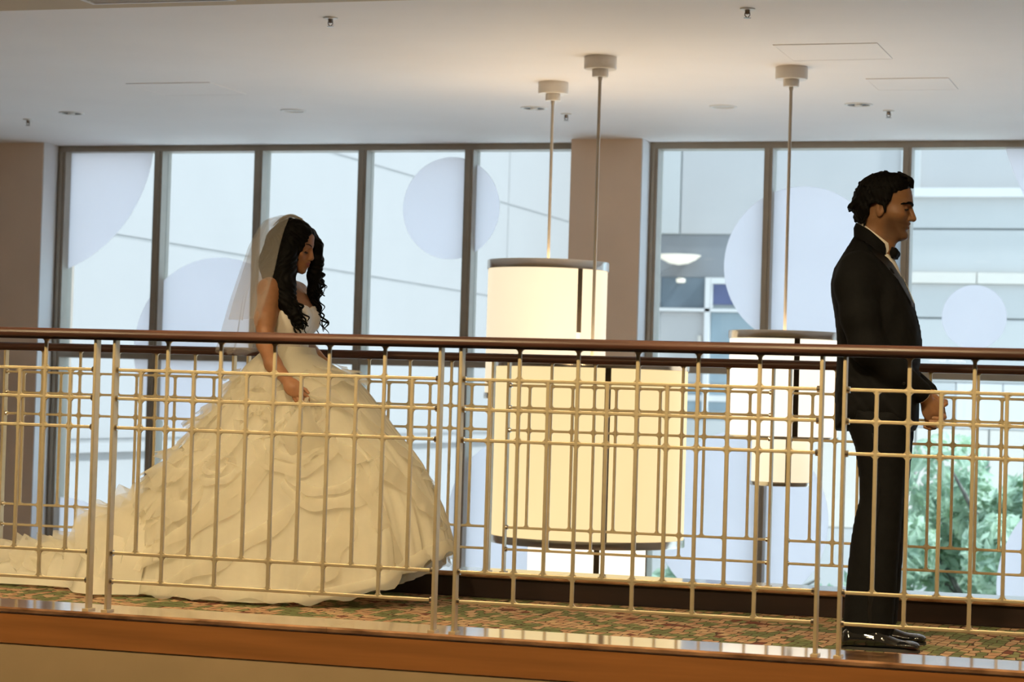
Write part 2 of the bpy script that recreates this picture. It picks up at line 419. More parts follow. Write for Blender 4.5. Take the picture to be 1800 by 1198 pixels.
def rail_prof(y):
    top = 1.0905
    pts = [(-.022, RB), (-.024, RB+.006), (-.030, RB+.010), (-.0315, RB+.018)]
    pts += [(-.031*math.cos(a), RB+.018+.0205*math.sin(a)) for a in np.linspace(.15, PI-.15, 13)]
    pts += [(.0315, RB+.018), (.030, RB+.010), (.024, RB+.006), (.022, RB)]
    return [(y+a, b) for a, b in pts]
for nm, y, lab in (('handrail', D1, 'dark mahogany handrail along the front railing'), ('handrail', DB, 'dark mahogany handrail along the back railing')):
    tag(MB().extrude_x(rail_prof(y), RX0+.01, RX1-.01).build(nm, M['rail_wood'], smooth=True), lab, 'handrail', 'walkway handrails')

# ------------------------------------------------------------------ ceiling fittings
for x, y, lab in ((-4.716, 11.377, 'sprinkler head at the top of the ceiling, left of the lamp rods'), (-2.449, 11.404, 'sprinkler head at the top of the ceiling, right of the lamp rods'),
                  (-8.855, 15.45, 'sprinkler head at the far left of the ceiling near the pier'), (-4.594, 15.45, 'sprinkler head on the ceiling between the two left lamp rods'),
                  (-2.332, 15.45, 'sprinkler head on the ceiling above the groom')):
    t = thing('sprinkler', lab, 'sprinkler', (x, y, CZ), group='ceiling sprinklers')
    MB().lathe([(.040, 0), (.038, -.006), (.016, -.009)], n=20).build('escutcheon', M['trim_white'], t, smooth=True)
    MB().lathe([(.014, -.009), (.012, -.022), (.007, -.03)], n=12).build('body', M['chrome'], t, smooth=True)
    mb = MB(); mb.tube([(-.012, 0, -.02), (-.013, 0, -.034), (-.003, 0, -.046)], .003, 6); mb.tube([(.012, 0, -.02), (.013, 0, -.034), (.003, 0, -.046)], .003, 6); mb.build('yoke', M['chrome'], t)
    MB().lathe([(.002, -.044), (.019, -.047), (.019, -.049), (.002, -.05)], n=16).build('deflector', M['chrome'], t)
for x, y, openl, lab in ((-8.307, 15.12, 1, 'open recessed downlight at the far left near the pier'), (-6.532, 15.12, 0, 'closed pale recessed downlight above the bride'),
                  (-4.731, 15.12, 1, 'open recessed downlight just left of the first lamp rod'), (-3.402, 15.15, 0, 'closed pale recessed downlight left of the single lamp rod'),
                  (-2.482, 15.12, 1, 'open recessed downlight above the groom')):
    t = thing('downlight', lab, 'downlight', (x, y, CZ), group='recessed downlights')
    mb = MB(); mb.lathe([(.095, 0), (.093, -.006), (.076, -.006), (.074, -.001)], n=32, cap=False); mb.build('trim_ring', M['trim_white'], t, smooth=True)
    MB().lathe([(.075, -.0005), (.074, -.0015)], n=32).build('reflector' if openl else 'lens', M['black'] if openl else M['trim_grey'], t)
    if openl: MB().lathe([(.028, -.0016), (.024, -.010), (.008, -.013)], n=16).build('lamp_capsule', M['trim_white'], t, smooth=True)
for x0, x1, y0, y1, lab in ((-2.55, -1.97, 12.57, 13.15, 'square access panel in the ceiling above the groom, nearer the camera'), (-2.25, -1.75, 13.94, 14.44, 'square access panel in the ceiling above the groom, nearer the window'),
                            (-7.118, -6.505, 13.67, 14.25, 'square access panel in the ceiling above the bride')):
    t = thing('access_panel', lab, 'ceiling panel', ((x0+x1)/2, (y0+y1)/2, CZ), group='ceiling access panels')
    hx, hy = (x1-x0)/2, (y1-y0)/2
    MB().box(-hx+.006, hx-.006, -hy+.006, hy-.006, -.003, 0).build('door', M['ceiling'], t)
    mb = MB(); mb.box(-hx, hx, -hy, -hy+.005, -.004, 0); mb.box(-hx, hx, hy-.005, hy, -.004, 0); mb.box(-hx, -hx+.005, -hy+.005, hy-.005, -.004, 0); mb.box(hx-.005, hx, -hy+.005, hy-.005, -.004, 0)
    mb.build('frame', M['ceiling'], t)
# air vent in the soffit
t = thing('air_vent', 'white framed air vent in the brown soffit at the top left', 'vent', (-5.0, 9.67, 2.75))
mb = MB(); mb.box(-.38, .38, -.30, -.275, -.008, 0); mb.box(-.38, .38, .275, .30, -.008, 0); mb.box(-.38, -.355, -.275, .275, -.008, 0); mb.box(.355, .38, -.275, .275, -.008, 0)
mb.build('frame', M['reveal'], t)
MB().box(-.355, .355, -.275, .275, -.002, 0).build('backing', M['black'], t)
me_sl = MB().poly([(-.355, -.012, -.002), (.355, -.012, -.002), (.355, .010, -.007), (-.355, .010, -.007)]).box(-.355, .355, .009, .011, -.0075, -.0065).mesh('slat', M['trim_grey'])
for k in range(16): link('slat', me_sl, t, (0, -.255+.034*k, 0))

# ------------------------------------------------------------------ pendant lamps
def pendant(label, x, y, tiers, rod_to, color, strength, up_power, seam_a):
    t = thing('pendant_lamp', label, 'lamp', (x, y, CZ), group='drum pendant lamps')
    Z = lambda z: z-CZ
    MB().lathe([(.094, 0), (.096, -.003), (.096, -.068), (.092, -.074), (.05, -.074)], n=40).build('canopy', M['canopy'], t, smooth=True)
    MB().lathe([(.046, -.0742), (.048, -.080), (.048, -.112), (.045, -.118), (.01, -.118)], n=32).build('canopy_cup', M['canopy'], t, smooth=True)
    MB().lathe([(.014, -.118), (.0125, -.135), (.010, -.14), (.010, Z(rod_to))], n=14).build('rod', M['rod'], t, smooth=True)
    for k, (r, z1, z0, bt, bb, seam_z) in enumerate(tiers):
        em = emit_mat('lit_shade', color[k], strength[k])
        if bt: # top band, open ring with a little return
            MB().lathe([(r+.006, Z(z1)), (r+.008, Z(z1)-.003), (r+.008, Z(z1)-bt), (r+.001, Z(z1)-bt-.002)], n=72, cap=False).build('top_band', M['nickel'], t, smooth=True)
            mb = MB()
            for a in (0.4, 0.4+2*PI/3, 0.4+4*PI/3): mb.tube([(0, 0, Z(z1)-.02), (r*math.cos(a), r*math.sin(a), Z(z1)-.02)], .006, 6)
            mb.build('spider_arm', M['nickel'], t)
        if bb:
            MB().lathe([(r+.001, Z(z0)+bb+.001), (r+.008, Z(z0)+bb), (r+.008, Z(z0)+.003), (r+.006, Z(z0)), (r-.02, Z(z0))], n=72, cap=False).build('bottom_band', M['nickel'], t, smooth=True)
        # three curved shade panels separated by metal strips
        za, zb = Z(z0)+max(bb-.004, 0), Z(z1)-max(bt-.004, 0)
        cuts = [seam_a+2*PI*j/3 for j in range(3)]
        gap = .016/r
        for j in range(3):
            a0, a1 = cuts[j]+gap, cuts[j]+2*PI/3-gap
            A = np.linspace(a0, a1, 28)
            mb = MB(); mb.grid([[(r*math.cos(a), r*math.sin(a), z) for a in A] for z in (za, zb)])
            mb.grid([[((r-.006)*math.cos(a), (r-.006)*math.sin(a), z) for a in A] for z in (zb, za)])
            mb.build('shade_panel', em, t, smooth=True)
            ca = cuts[j]; zs = Z(seam_z) if seam_z else za
            mb = MB(); A = np.linspace(ca-gap*1.05, ca+gap*1.05, 5)
            mb.grid([[(rr*math.cos(a), rr*math.sin(a), z) for a in A] for rr, z in ((r-.012, zs), (r+.003, zs), (r+.003, zb), (r-.012, zb))])
            mb.build('seam_strip', M['dark_strip'], t)
        MB().lathe([(r-.012, za+.004), (r-.012, za+.008)], n=60).build('diffuser', em, t)
    l = bpy.data.lights.new('pendant_uplight', 'POINT'); l.energy = up_power; l.color = (1.0, .72, .42); l.shadow_soft_size = .2
    lo = bpy.data.objects.new('pendant_uplight', l); COL.objects.link(lo); lo.parent = t; lo.location = (0, 0, Z(tiers[0][1])-.10)
    return t
CREAM, GOLD, PALE = (1.0, .86, .60), (1.0, .79, .40), (1.0, .93, .78)
pendant('tall pale drum pendant on the left rod, behind the larger drum', -4.228, 13.912, [(.378, 1.761, .885, .055, .038, 1.31), (.22, .83, .45, .0, .03, None)], .885, [CREAM, CREAM], [.92, 1.0], 17, -.72)
pendant('largest golden drum pendant with a narrower drum below', -3.636, 12.899, [(.560, 1.118, .060, .042, .044, None), (.342, .058, -.36, .0, .03, None)], .07, [GOLD, PALE], [.94, 1.3], 21, -1.13)
pendant('small two-tier drum pendant beside the groom', -2.606, 13.42, [(.322, 1.331, .700, .047, .017, None), (.174, .698, .424, .0, .024, None)], .70, [PALE, CREAM], [1.2, .95], 15, -1.15)
# ------------------------------------------------------------------ outside
tag(MB().box(-60, 60, 17.7, 90, -6.2, -6.0).build('ground_outside', M['ext_ground']), kind='structure')
# pale panelled building that runs away from the window on the left
t = thing('office_building', 'pale panelled building seen through the left window', 'building', (-14, 18.5, -6))
FX = -14.0
rows = [-6.0, -2.45, .2, 2.85, 4.72, 6.6, 8.5]; cols = [18.5, 43.25, 47.9]
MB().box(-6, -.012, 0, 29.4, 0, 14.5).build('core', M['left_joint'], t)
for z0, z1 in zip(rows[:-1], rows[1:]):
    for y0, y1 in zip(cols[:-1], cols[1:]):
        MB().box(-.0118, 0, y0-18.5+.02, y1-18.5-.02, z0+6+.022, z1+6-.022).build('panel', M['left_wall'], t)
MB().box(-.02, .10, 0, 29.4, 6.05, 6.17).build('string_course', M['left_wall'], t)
# building across the court
t = thing('court_building', 'pale banded building across the court behind the groom', 'building', (-8, 48, -6))
ox, oz = 8, 6
def B(nm, mt, x0, x1, z0, z1, y0=-.06, y1=0):
    return MB().box(x0+ox, x1+ox, y0, y1, z0+oz, z1+oz).build(nm, mt, t)
MB().box(-6, 14, .08, 8, 0, 15).build('core', M['ext_joint'], t)
B('wall_panel', M['ext_wall'], -13.9, -11.68, 4.53, 9, 0, .08)
B('wall_panel', M['ext_grey'], -11.64, -6.95, 4.53, 9, .02, .08)
B('pilaster', M['ext_wall'], -6.95, -6.56, 5.50, 9, -.05, .08)
B('wall_panel', M['ext_grey'], -6.56, -4.2, 5.50, 9, .02, .08); B('wall_panel', M['ext_grey'], -4.16, 6, 5.50, 9, .02, .08)
B('white_band', M['ext_white'], -6.9, 6, 5.32, 5.50, -.15, .08)
for x0, x1 in ((-6.9, -3.0), (-2.97, 1.5), (1.53, 6)):
    B('wall_panel', M['ext_wall'], x0, x1, 4.68, 5.32, 0, .08); B('wall_panel', M['ext_wall'], x0, x1, 3.77, 4.64, 0, .08)
for x0, x1 in ((-6.9, -5.345), (-5.325, -2.4), (-2.38, 6)): B('cream_band', M['ext_cream'], x0, x1, 3.53, 3.76, -.1, .08)
for x0, x1 in ((-6.9, -3.0), (-2.97, 1.5), (1.53, 6)):
    B('wall_panel', M['ext_wall'], x0, x1, 2.83, 3.52, 0, .08); B('wall_panel', M['ext_wall'], x0, x1, 1.5, 2.79, 0, .08)
for k in range(16):
    B('wall_panel', M['ext_white'] if k % 3 else M['ext_wall'], -9.5+k*.95, -9.5+k*.95+.93, .55, 1.48, 0, .08)
for k in range(10): B('wall_panel', M['ext_cream'], -9.5+k*1.5, -9.5+k*1.5+1.46, -1.6, .53, 0, .08)
B('wall_panel', M['ext_wall'], -9.5, 6, -6, -1.62, 0, .08)
# shaded bay with lamp, below the left wall
B('bay_fascia', M['ext_dark'], -12.16, -6.92, 3.6, 4.5, .06, .08)
B('white_post', M['ext_white'], -12.25, -12.06, .6, 3.6, -.08, .08)
B('glass_pane', M['ext_glass'], -12.05, -11.06, 2.94, 3.59, .05, .08); B('white_bar', M['ext_white'], -12.05, -9.6, 2.86, 2.93, -.06, .08)
B('white_post', M['ext_white'], -11.055, -10.94, .6, 3.59, -.06, .08)
B('window_frame', M['ext_white'], -10.93, -9.7, 3.46, 3.59, -.05, .08); B('window_frame', M['ext_white'], -10.93, -10.9, 2.94, 3.46, -.05, .08)
B('glass_pane', M['ext_navy'], -10.9, -9.8, 3.02, 3.455, .05, .08)
B('glass_pane', M['ext_grey'], -12.05, -11.06, 1.35, 2.85, .05, .08); B('glass_pane', M['ext_glass2'], -10.93, -9.6, 1.35, 2.85, .05, .08)
B('cream_post', M['ext_cream'], -11.2, -11.12, 1.4, 2.35, 0, .05)
B('glass_pane', M['ext_glass2'], -12.05, -9.55, .75, 1.25, .05, .08); B('white_bar', M['ext_white'], -12.05, -9.55, .95, 1.08, 0, .05)
B('wall_panel', M['ext_wall'], -13.9, -9.55, -6, .55, 0, .08); B('wall_panel', M['ext_wall'], -13.9, -12.26, .57, 4.5, 0, .08)
M['bowl'] = emit_mat('lit_bowl_lamp', (1.0, .93, .74), .75)
t2 = thing('bowl_lamp', 'shallow lit bowl lamp on the shaded bay across the court', 'lamp', (-11.56, 47.585, 3.83))
MB().lathe([(.02, 0), (.20, .03), (.36, .11), (.46, .19), (.47, .21), (.3, .21)], n=32).build('bowl', M['bowl'], t2, smooth=True)
MB().box(-.07, .07, .2, .4745, .05, .25).build('wall_bracket', M['ext_dark'], t2)
t2 = thing('bay_lamp', 'small lit lamp below the bowl lamp across the court', 'lamp', (-11.59, 47.94, 3.47))
MB().lathe([(.08, 0), (.1, .02), (.1, .08), (.06, .1)], n=16).build('lamp_body', M['bowl'], t2, smooth=True)
MB().box(-.03, .03, .07, .1095, .02, .09).build('wall_bracket', M['ext_dark'], t2)

# trees in the court
M['leaf'] = pm('leaf_green', (.38, .56, .40), .55, var=.35, scale=3, rgb2=(.74, .86, .66), translucent=.5)
M['bark'] = pm('bark', (.16, .14, .12), .9, var=.3, scale=14, bump=.4)
def tree(label, x, y, h, r, seed, n=5200):
    rg = np.random.default_rng(seed)
    t = thing('court_tree', label, 'tree', (x, y, -6), group='trees in the court')
    mb = MB(); mb.tube([(0, 0, 0), (.06, .02, h*.3), (-.04, .05, h*.6), (.02, 0, h*.85)], [.16, .13, .09, .03], 10); mb.build('trunk', M['bark'], t, smooth=True)
    ends = []
    for k in range(13):
        a = rg.uniform(0, 2*PI); z0 = h*rg.uniform(.35, .75); L = r*rg.uniform(.5, .95); z1 = z0+h*rg.uniform(.08, .25)
        e = (L*math.cos(a), L*math.sin(a), z1); ends.append(e)
        mb = MB(); mb.tube([(0, 0, z0), (e[0]*.5, e[1]*.5, z0+(z1-z0)*.6), e], [.05, .035, .012], 7); mb.build('branch', M['bark'], t, smooth=True)
    cl = []
    for k in range(46):
        th = rg.uniform(0, 2*PI); ph = math.acos(rg.uniform(-.8, 1)); q = rg.uniform(.55, 1)
        cl.append((q*r*math.sin(ph)*math.cos(th), q*r*math.sin(ph)*math.sin(th), h*.66+q*h*.34*math.cos(ph), rg.uniform(.25, .5)*r*.7))
    cl = np.array(cl); idx = rg.integers(0, len(cl), n)
    d = rg.normal(size=(n, 3)); d /= np.linalg.norm(d, axis=1)[:, None]
    c = cl[idx, :3] + d*(cl[idx, 3]*rg.uniform(.6, 1, n)**.5)[:, None]
    nn = d + rg.normal(size=(n, 3))*.6; nn /= np.linalg.norm(nn, axis=1)[:, None]
    a = np.cross(nn, rg.normal(size=(n, 3))); a /= np.linalg.norm(a, axis=1)[:, None]; b = np.cross(nn, a)
    s = rg.uniform(.05, .095, n)[:, None]
    V = np.stack([c-a*s*1.3, c+b*s*.55+nn*s*.15, c+a*s*1.3, c-b*s*.55+nn*s*.15], 1).reshape(-1, 3)
    me = bpy.data.meshes.new('foliage'); me.from_pydata(V.tolist(), [], [(4*i, 4*i+1, 4*i+2, 4*i+3) for i in range(n)]); me.materials.append(M['leaf'])
    tag(link('foliage', me, t), kind='stuff')
tree('leafy court tree in front of the groom, low in the right window', -2.55, 26.0, 6.9, 1.55, 3, 17000)
tree('lower leafy court tree glimpsed beneath the largest drum lamp', -5.75, 26.8, 5.6, 1.3, 5, 9000)
tree('leafy court tree beyond the right edge', 1.2, 26.5, 7.2, 1.6, 8, 9000)
# ------------------------------------------------------------------ sculpting tools: distance fields turned into one continuous surface
class Field:
    def __init__(s, lo, hi, h):
        s.lo = np.array(lo, float); s.h = h; s.n = np.ceil((np.array(hi)-s.lo)/h).astype(int)+1
        s.A = np.full(s.n, .2, np.float32)
    def box(s, lo, hi):
        a = np.clip(np.floor((np.array(lo)-s.lo)/s.h).astype(int), 0, s.n-1); b = np.clip(np.ceil((np.array(hi)-s.lo)/s.h).astype(int)+1, 1, s.n)
        ax = [(s.lo[i]+s.h*np.arange(a[i], b[i])).astype(np.float32) for i in range(3)]
        return (slice(a[0], b[0]), slice(a[1], b[1]), slice(a[2], b[2])), ax[0][:, None, None], ax[1][None, :, None], ax[2][None, None, :]
    def add(s, fn, lo, hi, k=.01, m=.03, op='u'):
        lo = np.array(lo)-m; hi = np.array(hi)+m
        sl, x, y, z = s.box(lo, hi)
        if min(q.stop-q.start for q in sl) <= 0: return s
        d = fn(x, y, z); A = s.A[sl]
        s.A[sl] = smin(A, d, k) if op == 'u' else -smin(-A, d, k) if op == 'cut' else -smin(-A, -d, k)
        return s
    def ell(s, c, r, k=.01, R=None, op='u'):
        m = max(r); c = np.array(c)
        return s.add(lambda x, y, z: f_ell(x, y, z, c, r, R), c-m, c+m, k, op=op)
    def cap(s, a, b, ra, rb, k=.01, op='u', flat=None):
        a = np.array(a, float); b = np.array(b, float); m = max(ra, rb)
        return s.add(lambda x, y, z: f_cap(x, y, z, a, b, ra, rb), np.minimum(a, b)-m, np.maximum(a, b)+m, k, op=op)
    def chain(s, pts, rad, k=.01, op='u'):
        for i in range(len(pts)-1):
            s.cap(pts[i], pts[i+1], rad[i] if hasattr(rad, '__len__') else rad, rad[i+1] if hasattr(rad, '__len__') else rad, k, op)
        return s
    def infl(s, poly, W, R, p=2., yc=0., k=.01, op='u', noise=None):
        P = np.array(poly, float); wm = max(W) if isinstance(W, (list, tuple)) and not isinstance(W[0], tuple) else (max(q[1] for q in W) if isinstance(W, list) else W)
        lo = (P[:, 0].min(), yc-wm, P[:, 1].min()); hi = (P[:, 0].max(), yc+wm, P[:, 1].max())
        def fn(x, y, z):
            d2 = poly_d(x[:, :, :]*np.ones_like(z), z*np.ones_like(x), P)
            w = np.interp(z, [q[0] for q in W], [q[1] for q in W]).astype(np.float32) if isinstance(W, list) else W
            d = inflate(d2, y-yc, w, R, p)
            return d + noise(x, y, z) if noise is not None else d
        return s.add(fn, lo, hi, k, op=op)
    def mesh(s, name, mat, loc=None, rz=0., parent=None, attr=None, smooth_iter=0):
        V, Q = surfnet(s.A, s.lo, s.h)
        me = fast_mesh(name, V, Q, mat)
        if attr is not None:
            a = me.attributes.new('mask', 'FLOAT_COLOR', 'POINT'); c = np.ones((len(V), 4), np.float32); c[:, :3] = attr(V); a.data.foreach_set('color', c.ravel())
        o = link(name, me, parent, loc)
        if rz: o.rotation_euler = (0, 0, rz)
        return o
def smin(a, b, k):
    if k <= 0: return np.minimum(a, b)
    h = np.clip(.5+.5*(b-a)/k, 0, 1)
    return b*(1-h)+a*h-k*h*(1-h)
def f_ell(x, y, z, c, r, R=None):
    x, y, z = x-c[0], y-c[1], z-c[2]
    if R is not None:
        R = np.array(R)
        x, y, z = (R[0,0]*x+R[1,0]*y+R[2,0]*z), (R[0,1]*x+R[1,1]*y+R[2,1]*z), (R[0,2]*x+R[1,2]*y+R[2,2]*z)
    k0 = np.sqrt((x/r[0])**2+(y/r[1])**2+(z/r[2])**2); k1 = np.sqrt((x/r[0]**2)**2+(y/r[1]**2)**2+(z/r[2]**2)**2)+1e-9
    return k0*(k0-1)/k1
def f_cap(x, y, z, a, b, ra, rb):
    ab = b-a; t = np.clip(((x-a[0])*ab[0]+(y-a[1])*ab[1]+(z-a[2])*ab[2])/(ab@ab+1e-12), 0, 1)
    return np.sqrt((x-a[0]-t*ab[0])**2+(y-a[1]-t*ab[1])**2+(z-a[2]-t*ab[2])**2)-(ra+t*(rb-ra))
def poly_d(x, z, P):
    """signed distance to a closed outline, negative inside"""
    d = np.full(np.broadcast(x, z).shape, 9., np.float32); ins = np.zeros(d.shape, bool)
    for i in range(len(P)):
        a, b = P[i], P[(i+1) % len(P)]; e = b-a
        t = np.clip(((x-a[0])*e[0]+(z-a[1])*e[1])/(e@e+1e-12), 0, 1)
        d = np.minimum(d, (x-a[0]-t*e[0])**2+(z-a[1]-t*e[1])**2)
        if abs(e[1]) > 1e-9:
            c = ((a[1] > z) != (b[1] > z)) & (x < e[0]*(z-a[1])/e[1]+a[0]); ins ^= c
    d = np.sqrt(d)
    return np.where(ins, -d, d)
def inflate(d2, y, w, R, p=2.):
    """round an outline out sideways to half-width w"""
    s = np.clip(-d2, 0, R)/R
    ww = w*(1-(1-s)**p)**(1/p)
    ay = np.abs(y)
    inside = (ay-ww)*.6
    return np.where(d2 < 0, np.maximum(inside, -.05), np.sqrt(d2**2+np.maximum(ay, 0)**2*.0+0)+np.where(ay > 1e-9, 0, 0)+np.maximum(ay-.0, 0)*.5)
def surfnet(A, lo, h):
    S_ = A < 0
    n = np.array(A.shape)-1
    cnt = np.zeros(n, np.uint8)
    for i in (0, 1):
        for j in (0, 1):
            for k in (0, 1): cnt += S_[i:i+n[0], j:j+n[1], k:k+n[2]]
    act = (cnt > 0) & (cnt < 8); I, J, K = np.nonzero(act)
    idx = np.full(n, -1, np.int32); idx[I, J, K] = np.arange(len(I))
    pos = np.zeros((len(I), 3)); num = np.zeros(len(I))
    for ax in range(3):
        o1, o2 = [q for q in range(3) if q != ax]
        for u in (0, 1):
            for v in (0, 1):
                off = np.zeros(3, int); off[o1] = u; off[o2] = v; of2 = off.copy(); of2[ax] = 1
                a = A[I+off[0], J+off[1], K+off[2]]; b = A[I+of2[0], J+of2[1], K+of2[2]]
                c = (a < 0) != (b < 0); t = np.where(c, a/(a-b+1e-12), 0)
                p = np.tile(off.astype(float), (len(I), 1)); p[:, ax] = t
                pos[c] += p[c]; num[c] += 1
    V = lo+h*(np.stack([I, J, K], 1)+pos/np.maximum(num, 1)[:, None])
    Q = []
    for ax in range(3):
        o1, o2 = (ax+1) % 3, (ax+2) % 3
        s0 = [slice(None)]*3; s1 = [slice(None)]*3; s0[ax] = slice(0, -1); s1[ax] = slice(1, None)
        d = S_[tuple(s0)] != S_[tuple(s1)]
        E = np.stack(np.nonzero(d), 1); E = E[(E[:, o1] > 0) & (E[:, o2] > 0) & (E[:, o1] < n[o1]) & (E[:, o2] < n[o2])]
        ins = S_[E[:, 0], E[:, 1], E[:, 2]]
        def g(a, b):
            F = E.copy(); F[:, o1] -= a; F[:, o2] -= b; return idx[F[:, 0], F[:, 1], F[:, 2]]
        q = np.stack([g(1, 1), g(0, 1), g(0, 0), g(1, 0)], 1); q[~ins] = q[~ins][:, ::-1]; Q.append(q)
    Q = np.concatenate(Q); Q = Q[(Q >= 0).all(1)]
    return V, Q
def fast_mesh(name, V, Q, mat, smooth=True):
    me = bpy.data.meshes.new(name); me.vertices.add(len(V)); me.vertices.foreach_set('co', np.asarray(V, np.float32).ravel())
    me.loops.add(Q.size); me.loops.foreach_set('vertex_index', np.asarray(Q, np.int32).ravel())
    me.polygons.add(len(Q)); me.polygons.foreach_set('loop_start', np.arange(0, Q.size, Q.shape[1], dtype=np.int32))
    me.polygons.foreach_set('use_smooth', np.ones(len(Q), bool)); me.update(calc_edges=True); me.materials.append(mat)
    return me
def wav(x, y, z, s, seed):
    """cheap smooth pseudo-noise in about -1..1"""
    r = np.random.default_rng(seed); v = 0
    for k in range(5):
        a = r.normal(size=3)*s; v = v+np.sin(a[0]*x+a[1]*y+a[2]*z+r.uniform(0, 6.28))
    return v/3
def rot_y(a):  # nose down for positive a, in the x-z plane
    c, s = math.cos(a), math.sin(a); return np.array([[c, 0, s], [0, 1, 0], [-s, 0, c]])
def rot_z(a):
    c, s = math.cos(a), math.sin(a); return np.array([[c, -s, 0], [s, c, 0], [0, 0, 1.]])
def rot_x(a):
    c, s = math.cos(a), math.sin(a); return np.array([[1, 0, 0], [0, c, -s], [0, s, c]])
HEAD_PROF = [(-.012,.124),(.025,.121),(.060,.104),(.083,.074),(.0915,.040),(.0905,.028),(.0850,.016),(.0845,.000),(.0855,-.020),(.0880,-.036),(.0925,-.046),(.0890,-.0565),(.0905,-.066),(.0835,-.077),(.0860,-.088),(.0850,-.102),(.0730,-.112),(.050,-.106),(.018,-.098),(-.025,-.10),(-.065,-.075),(-.082,-.035),(-.098,.010),(-.101,.045),(-.090,.085),(-.060,.112)]
def head(F, c, R, sc=1., fem=False, jaw=1.):
    """one head blended into field F; c centre, R turns the head's frame (x forward, z up) into the field's"""
    c = np.array(c); P = np.array(HEAD_PROF)*[1, 1]
    if fem: P = P.copy(); P[4] = (.088, .04); P[5] = (.087, .028); P[14:17] += [(-.004, .004)]*3
    def fn(X, Y, Z):
        X, Y, Z = X-c[0], Y-c[1], Z-c[2]
        x = (R[0,0]*X+R[1,0]*Y+R[2,0]*Z)/sc; y = (R[0,1]*X+R[1,1]*Y+R[2,1]*Z)/sc; z = (R[0,2]*X+R[1,2]*Y+R[2,2]*Z)/sc
        W = np.interp(z, [-.115,-.10,-.08,-.05,-.02,.02,.07,.12], np.array([.034,.044,.053,.060,.066,.070,.074,.070])*(jaw if 1 else 1))
        d = inflate(poly_d(x, z, P), y, W, .078, 2.15)
        ay = np.abs(y)
        d = smin(d, f_ell(x, ay, z, (.052, .046, -.018), (.024, .020, .018)), .03)           # cheekbones
        d = smin(d, f_cap(x, ay, z, np.array((.0865, .006, .030)), np.array((.068, .052, .028)), .007 if not fem else .0045, .006), .014)   # brow ridge
        d = -smin(-d, f_ell(x, ay, z, (.0940, .039, .0045), (.0245, .027, .0125)), .013)          # eye sockets
        d = smin(d, f_ell(x, ay, z, (.0672, .0325, .0045), (.0138, .0142, .0125)), .004)        # lids
        d = -smin(-d, f_ell(x, ay, z, (.0825, .0355, -.0020), (.010, .0150, .0026 if fem else .0044)), .001)      # eye opening
        nw = .9 if fem else 1.05
        tip = np.array((.1035 if not fem else .0985, 0, -.0265 if not fem else -.024))
        d = smin(d, f_cap(x, ay, z, np.array((.0835, 0, .020)), tip, .0065*nw, .0115*nw), .012)       # nose
        d = smin(d, f_ell(x, ay, z, (.0915, .0105*nw, -.0305), (.0115, .0085, .0080)), .006)
        d = smin(d, f_cap(x, ay, z, np.array((.0915, 0, -.0475)), np.array((.080, .022, -.0550)), .0052, .0028), .005)   # lips
        d = smin(d, f_cap(x, ay, z, np.array((.0895, 0, -.0640)), np.array((.080, .020, -.0570)), .0058, .0028), .005)
        d = -smin(-d, f_cap(x, ay, z, np.array((.0985, 0, -.0565)), np.array((.083, .024, -.0560)), .0022, .0012), .002) # mouth line
        if not fem: d = smin(d, f_ell(x, y, z, (.077, 0, -.096), (.017, .024, .015)), .014)                              # chin
        # ears
        e = f_ell(x, ay, z, (-.018, .0755, -.010), (.0175, .0075, .031)); e = -smin(-e, f_ell(x, ay, z, (-.012, .0835, -.006), (.0095, .0085, .018)), .003)
        d = smin(d, e, .006)
        return d*sc
    r = .17*sc
    F.add(fn, c-r, c+r, .012, m=.0)
    def world(p): return c+R@(np.array(p)*sc)
    return world
def hand(F, wrist, palm, fwd, up, fingers, thumb, s=1., r0=.0085):
    """palm slab plus five separate fingers; fingers: list of joint lists (field coordinates)"""
    w, p = np.array(wrist, float), np.array(palm, float); fwd = np.array(fwd, float); fwd /= np.linalg.norm(fwd)
    up = np.array(up, float); up -= fwd*(up@fwd); up /= np.linalg.norm(up); side = np.cross(up, fwd)
    Rm = np.stack([fwd, side, up], 1)
    F.ell(p, (.050*s, .040*s, .017*s), .008, R=Rm); F.cap(w, p, .024*s, .022*s, .015)
    for j in fingers: F.chain(j, [r0*s*q for q in (1.08, 1.0, .92, .80)][:len(j)], .0035)
    F.chain(thumb, [r0*s*q for q in (1.5, 1.15, 1.0, .85)][:len(thumb)], .005)
def bvh_of(o):
    from mathutils.bvhtree import BVHTree
    me = o.data; return BVHTree.FromPolygons([v.co for v in me.vertices], [tuple(p.vertices) for p in me.polygons])
def drape(bvh, pts, off):
    out = []
    for r in pts:
        row = []
        for p in r:
            q, n, i, d = bvh.find_nearest(Vector(p)); row.append(tuple(q+n*off) if q is not None else tuple(p))
        out.append(row)
    return out
def thick(grid, t):
    """closed thin sheet from a grid of points"""
    G = np.array(grid, float); du = np.gradient(G, axis=0); dv = np.gradient(G, axis=1); n = np.cross(du, dv); n /= np.linalg.norm(n, axis=2)[..., None]+1e-9
    a, b = G+n*t/2, G-n*t/2; mb = MB(); mb.grid(a); mb.grid(b[::-1])
    nu, nv = G.shape[:2]
    for e0, e1 in ((a[0], b[0]), (a[-1], b[-1]), (a[:, 0], b[:, 0]), (a[:, -1], b[:, -1])): mb.grid([e0, e1])
    return mb
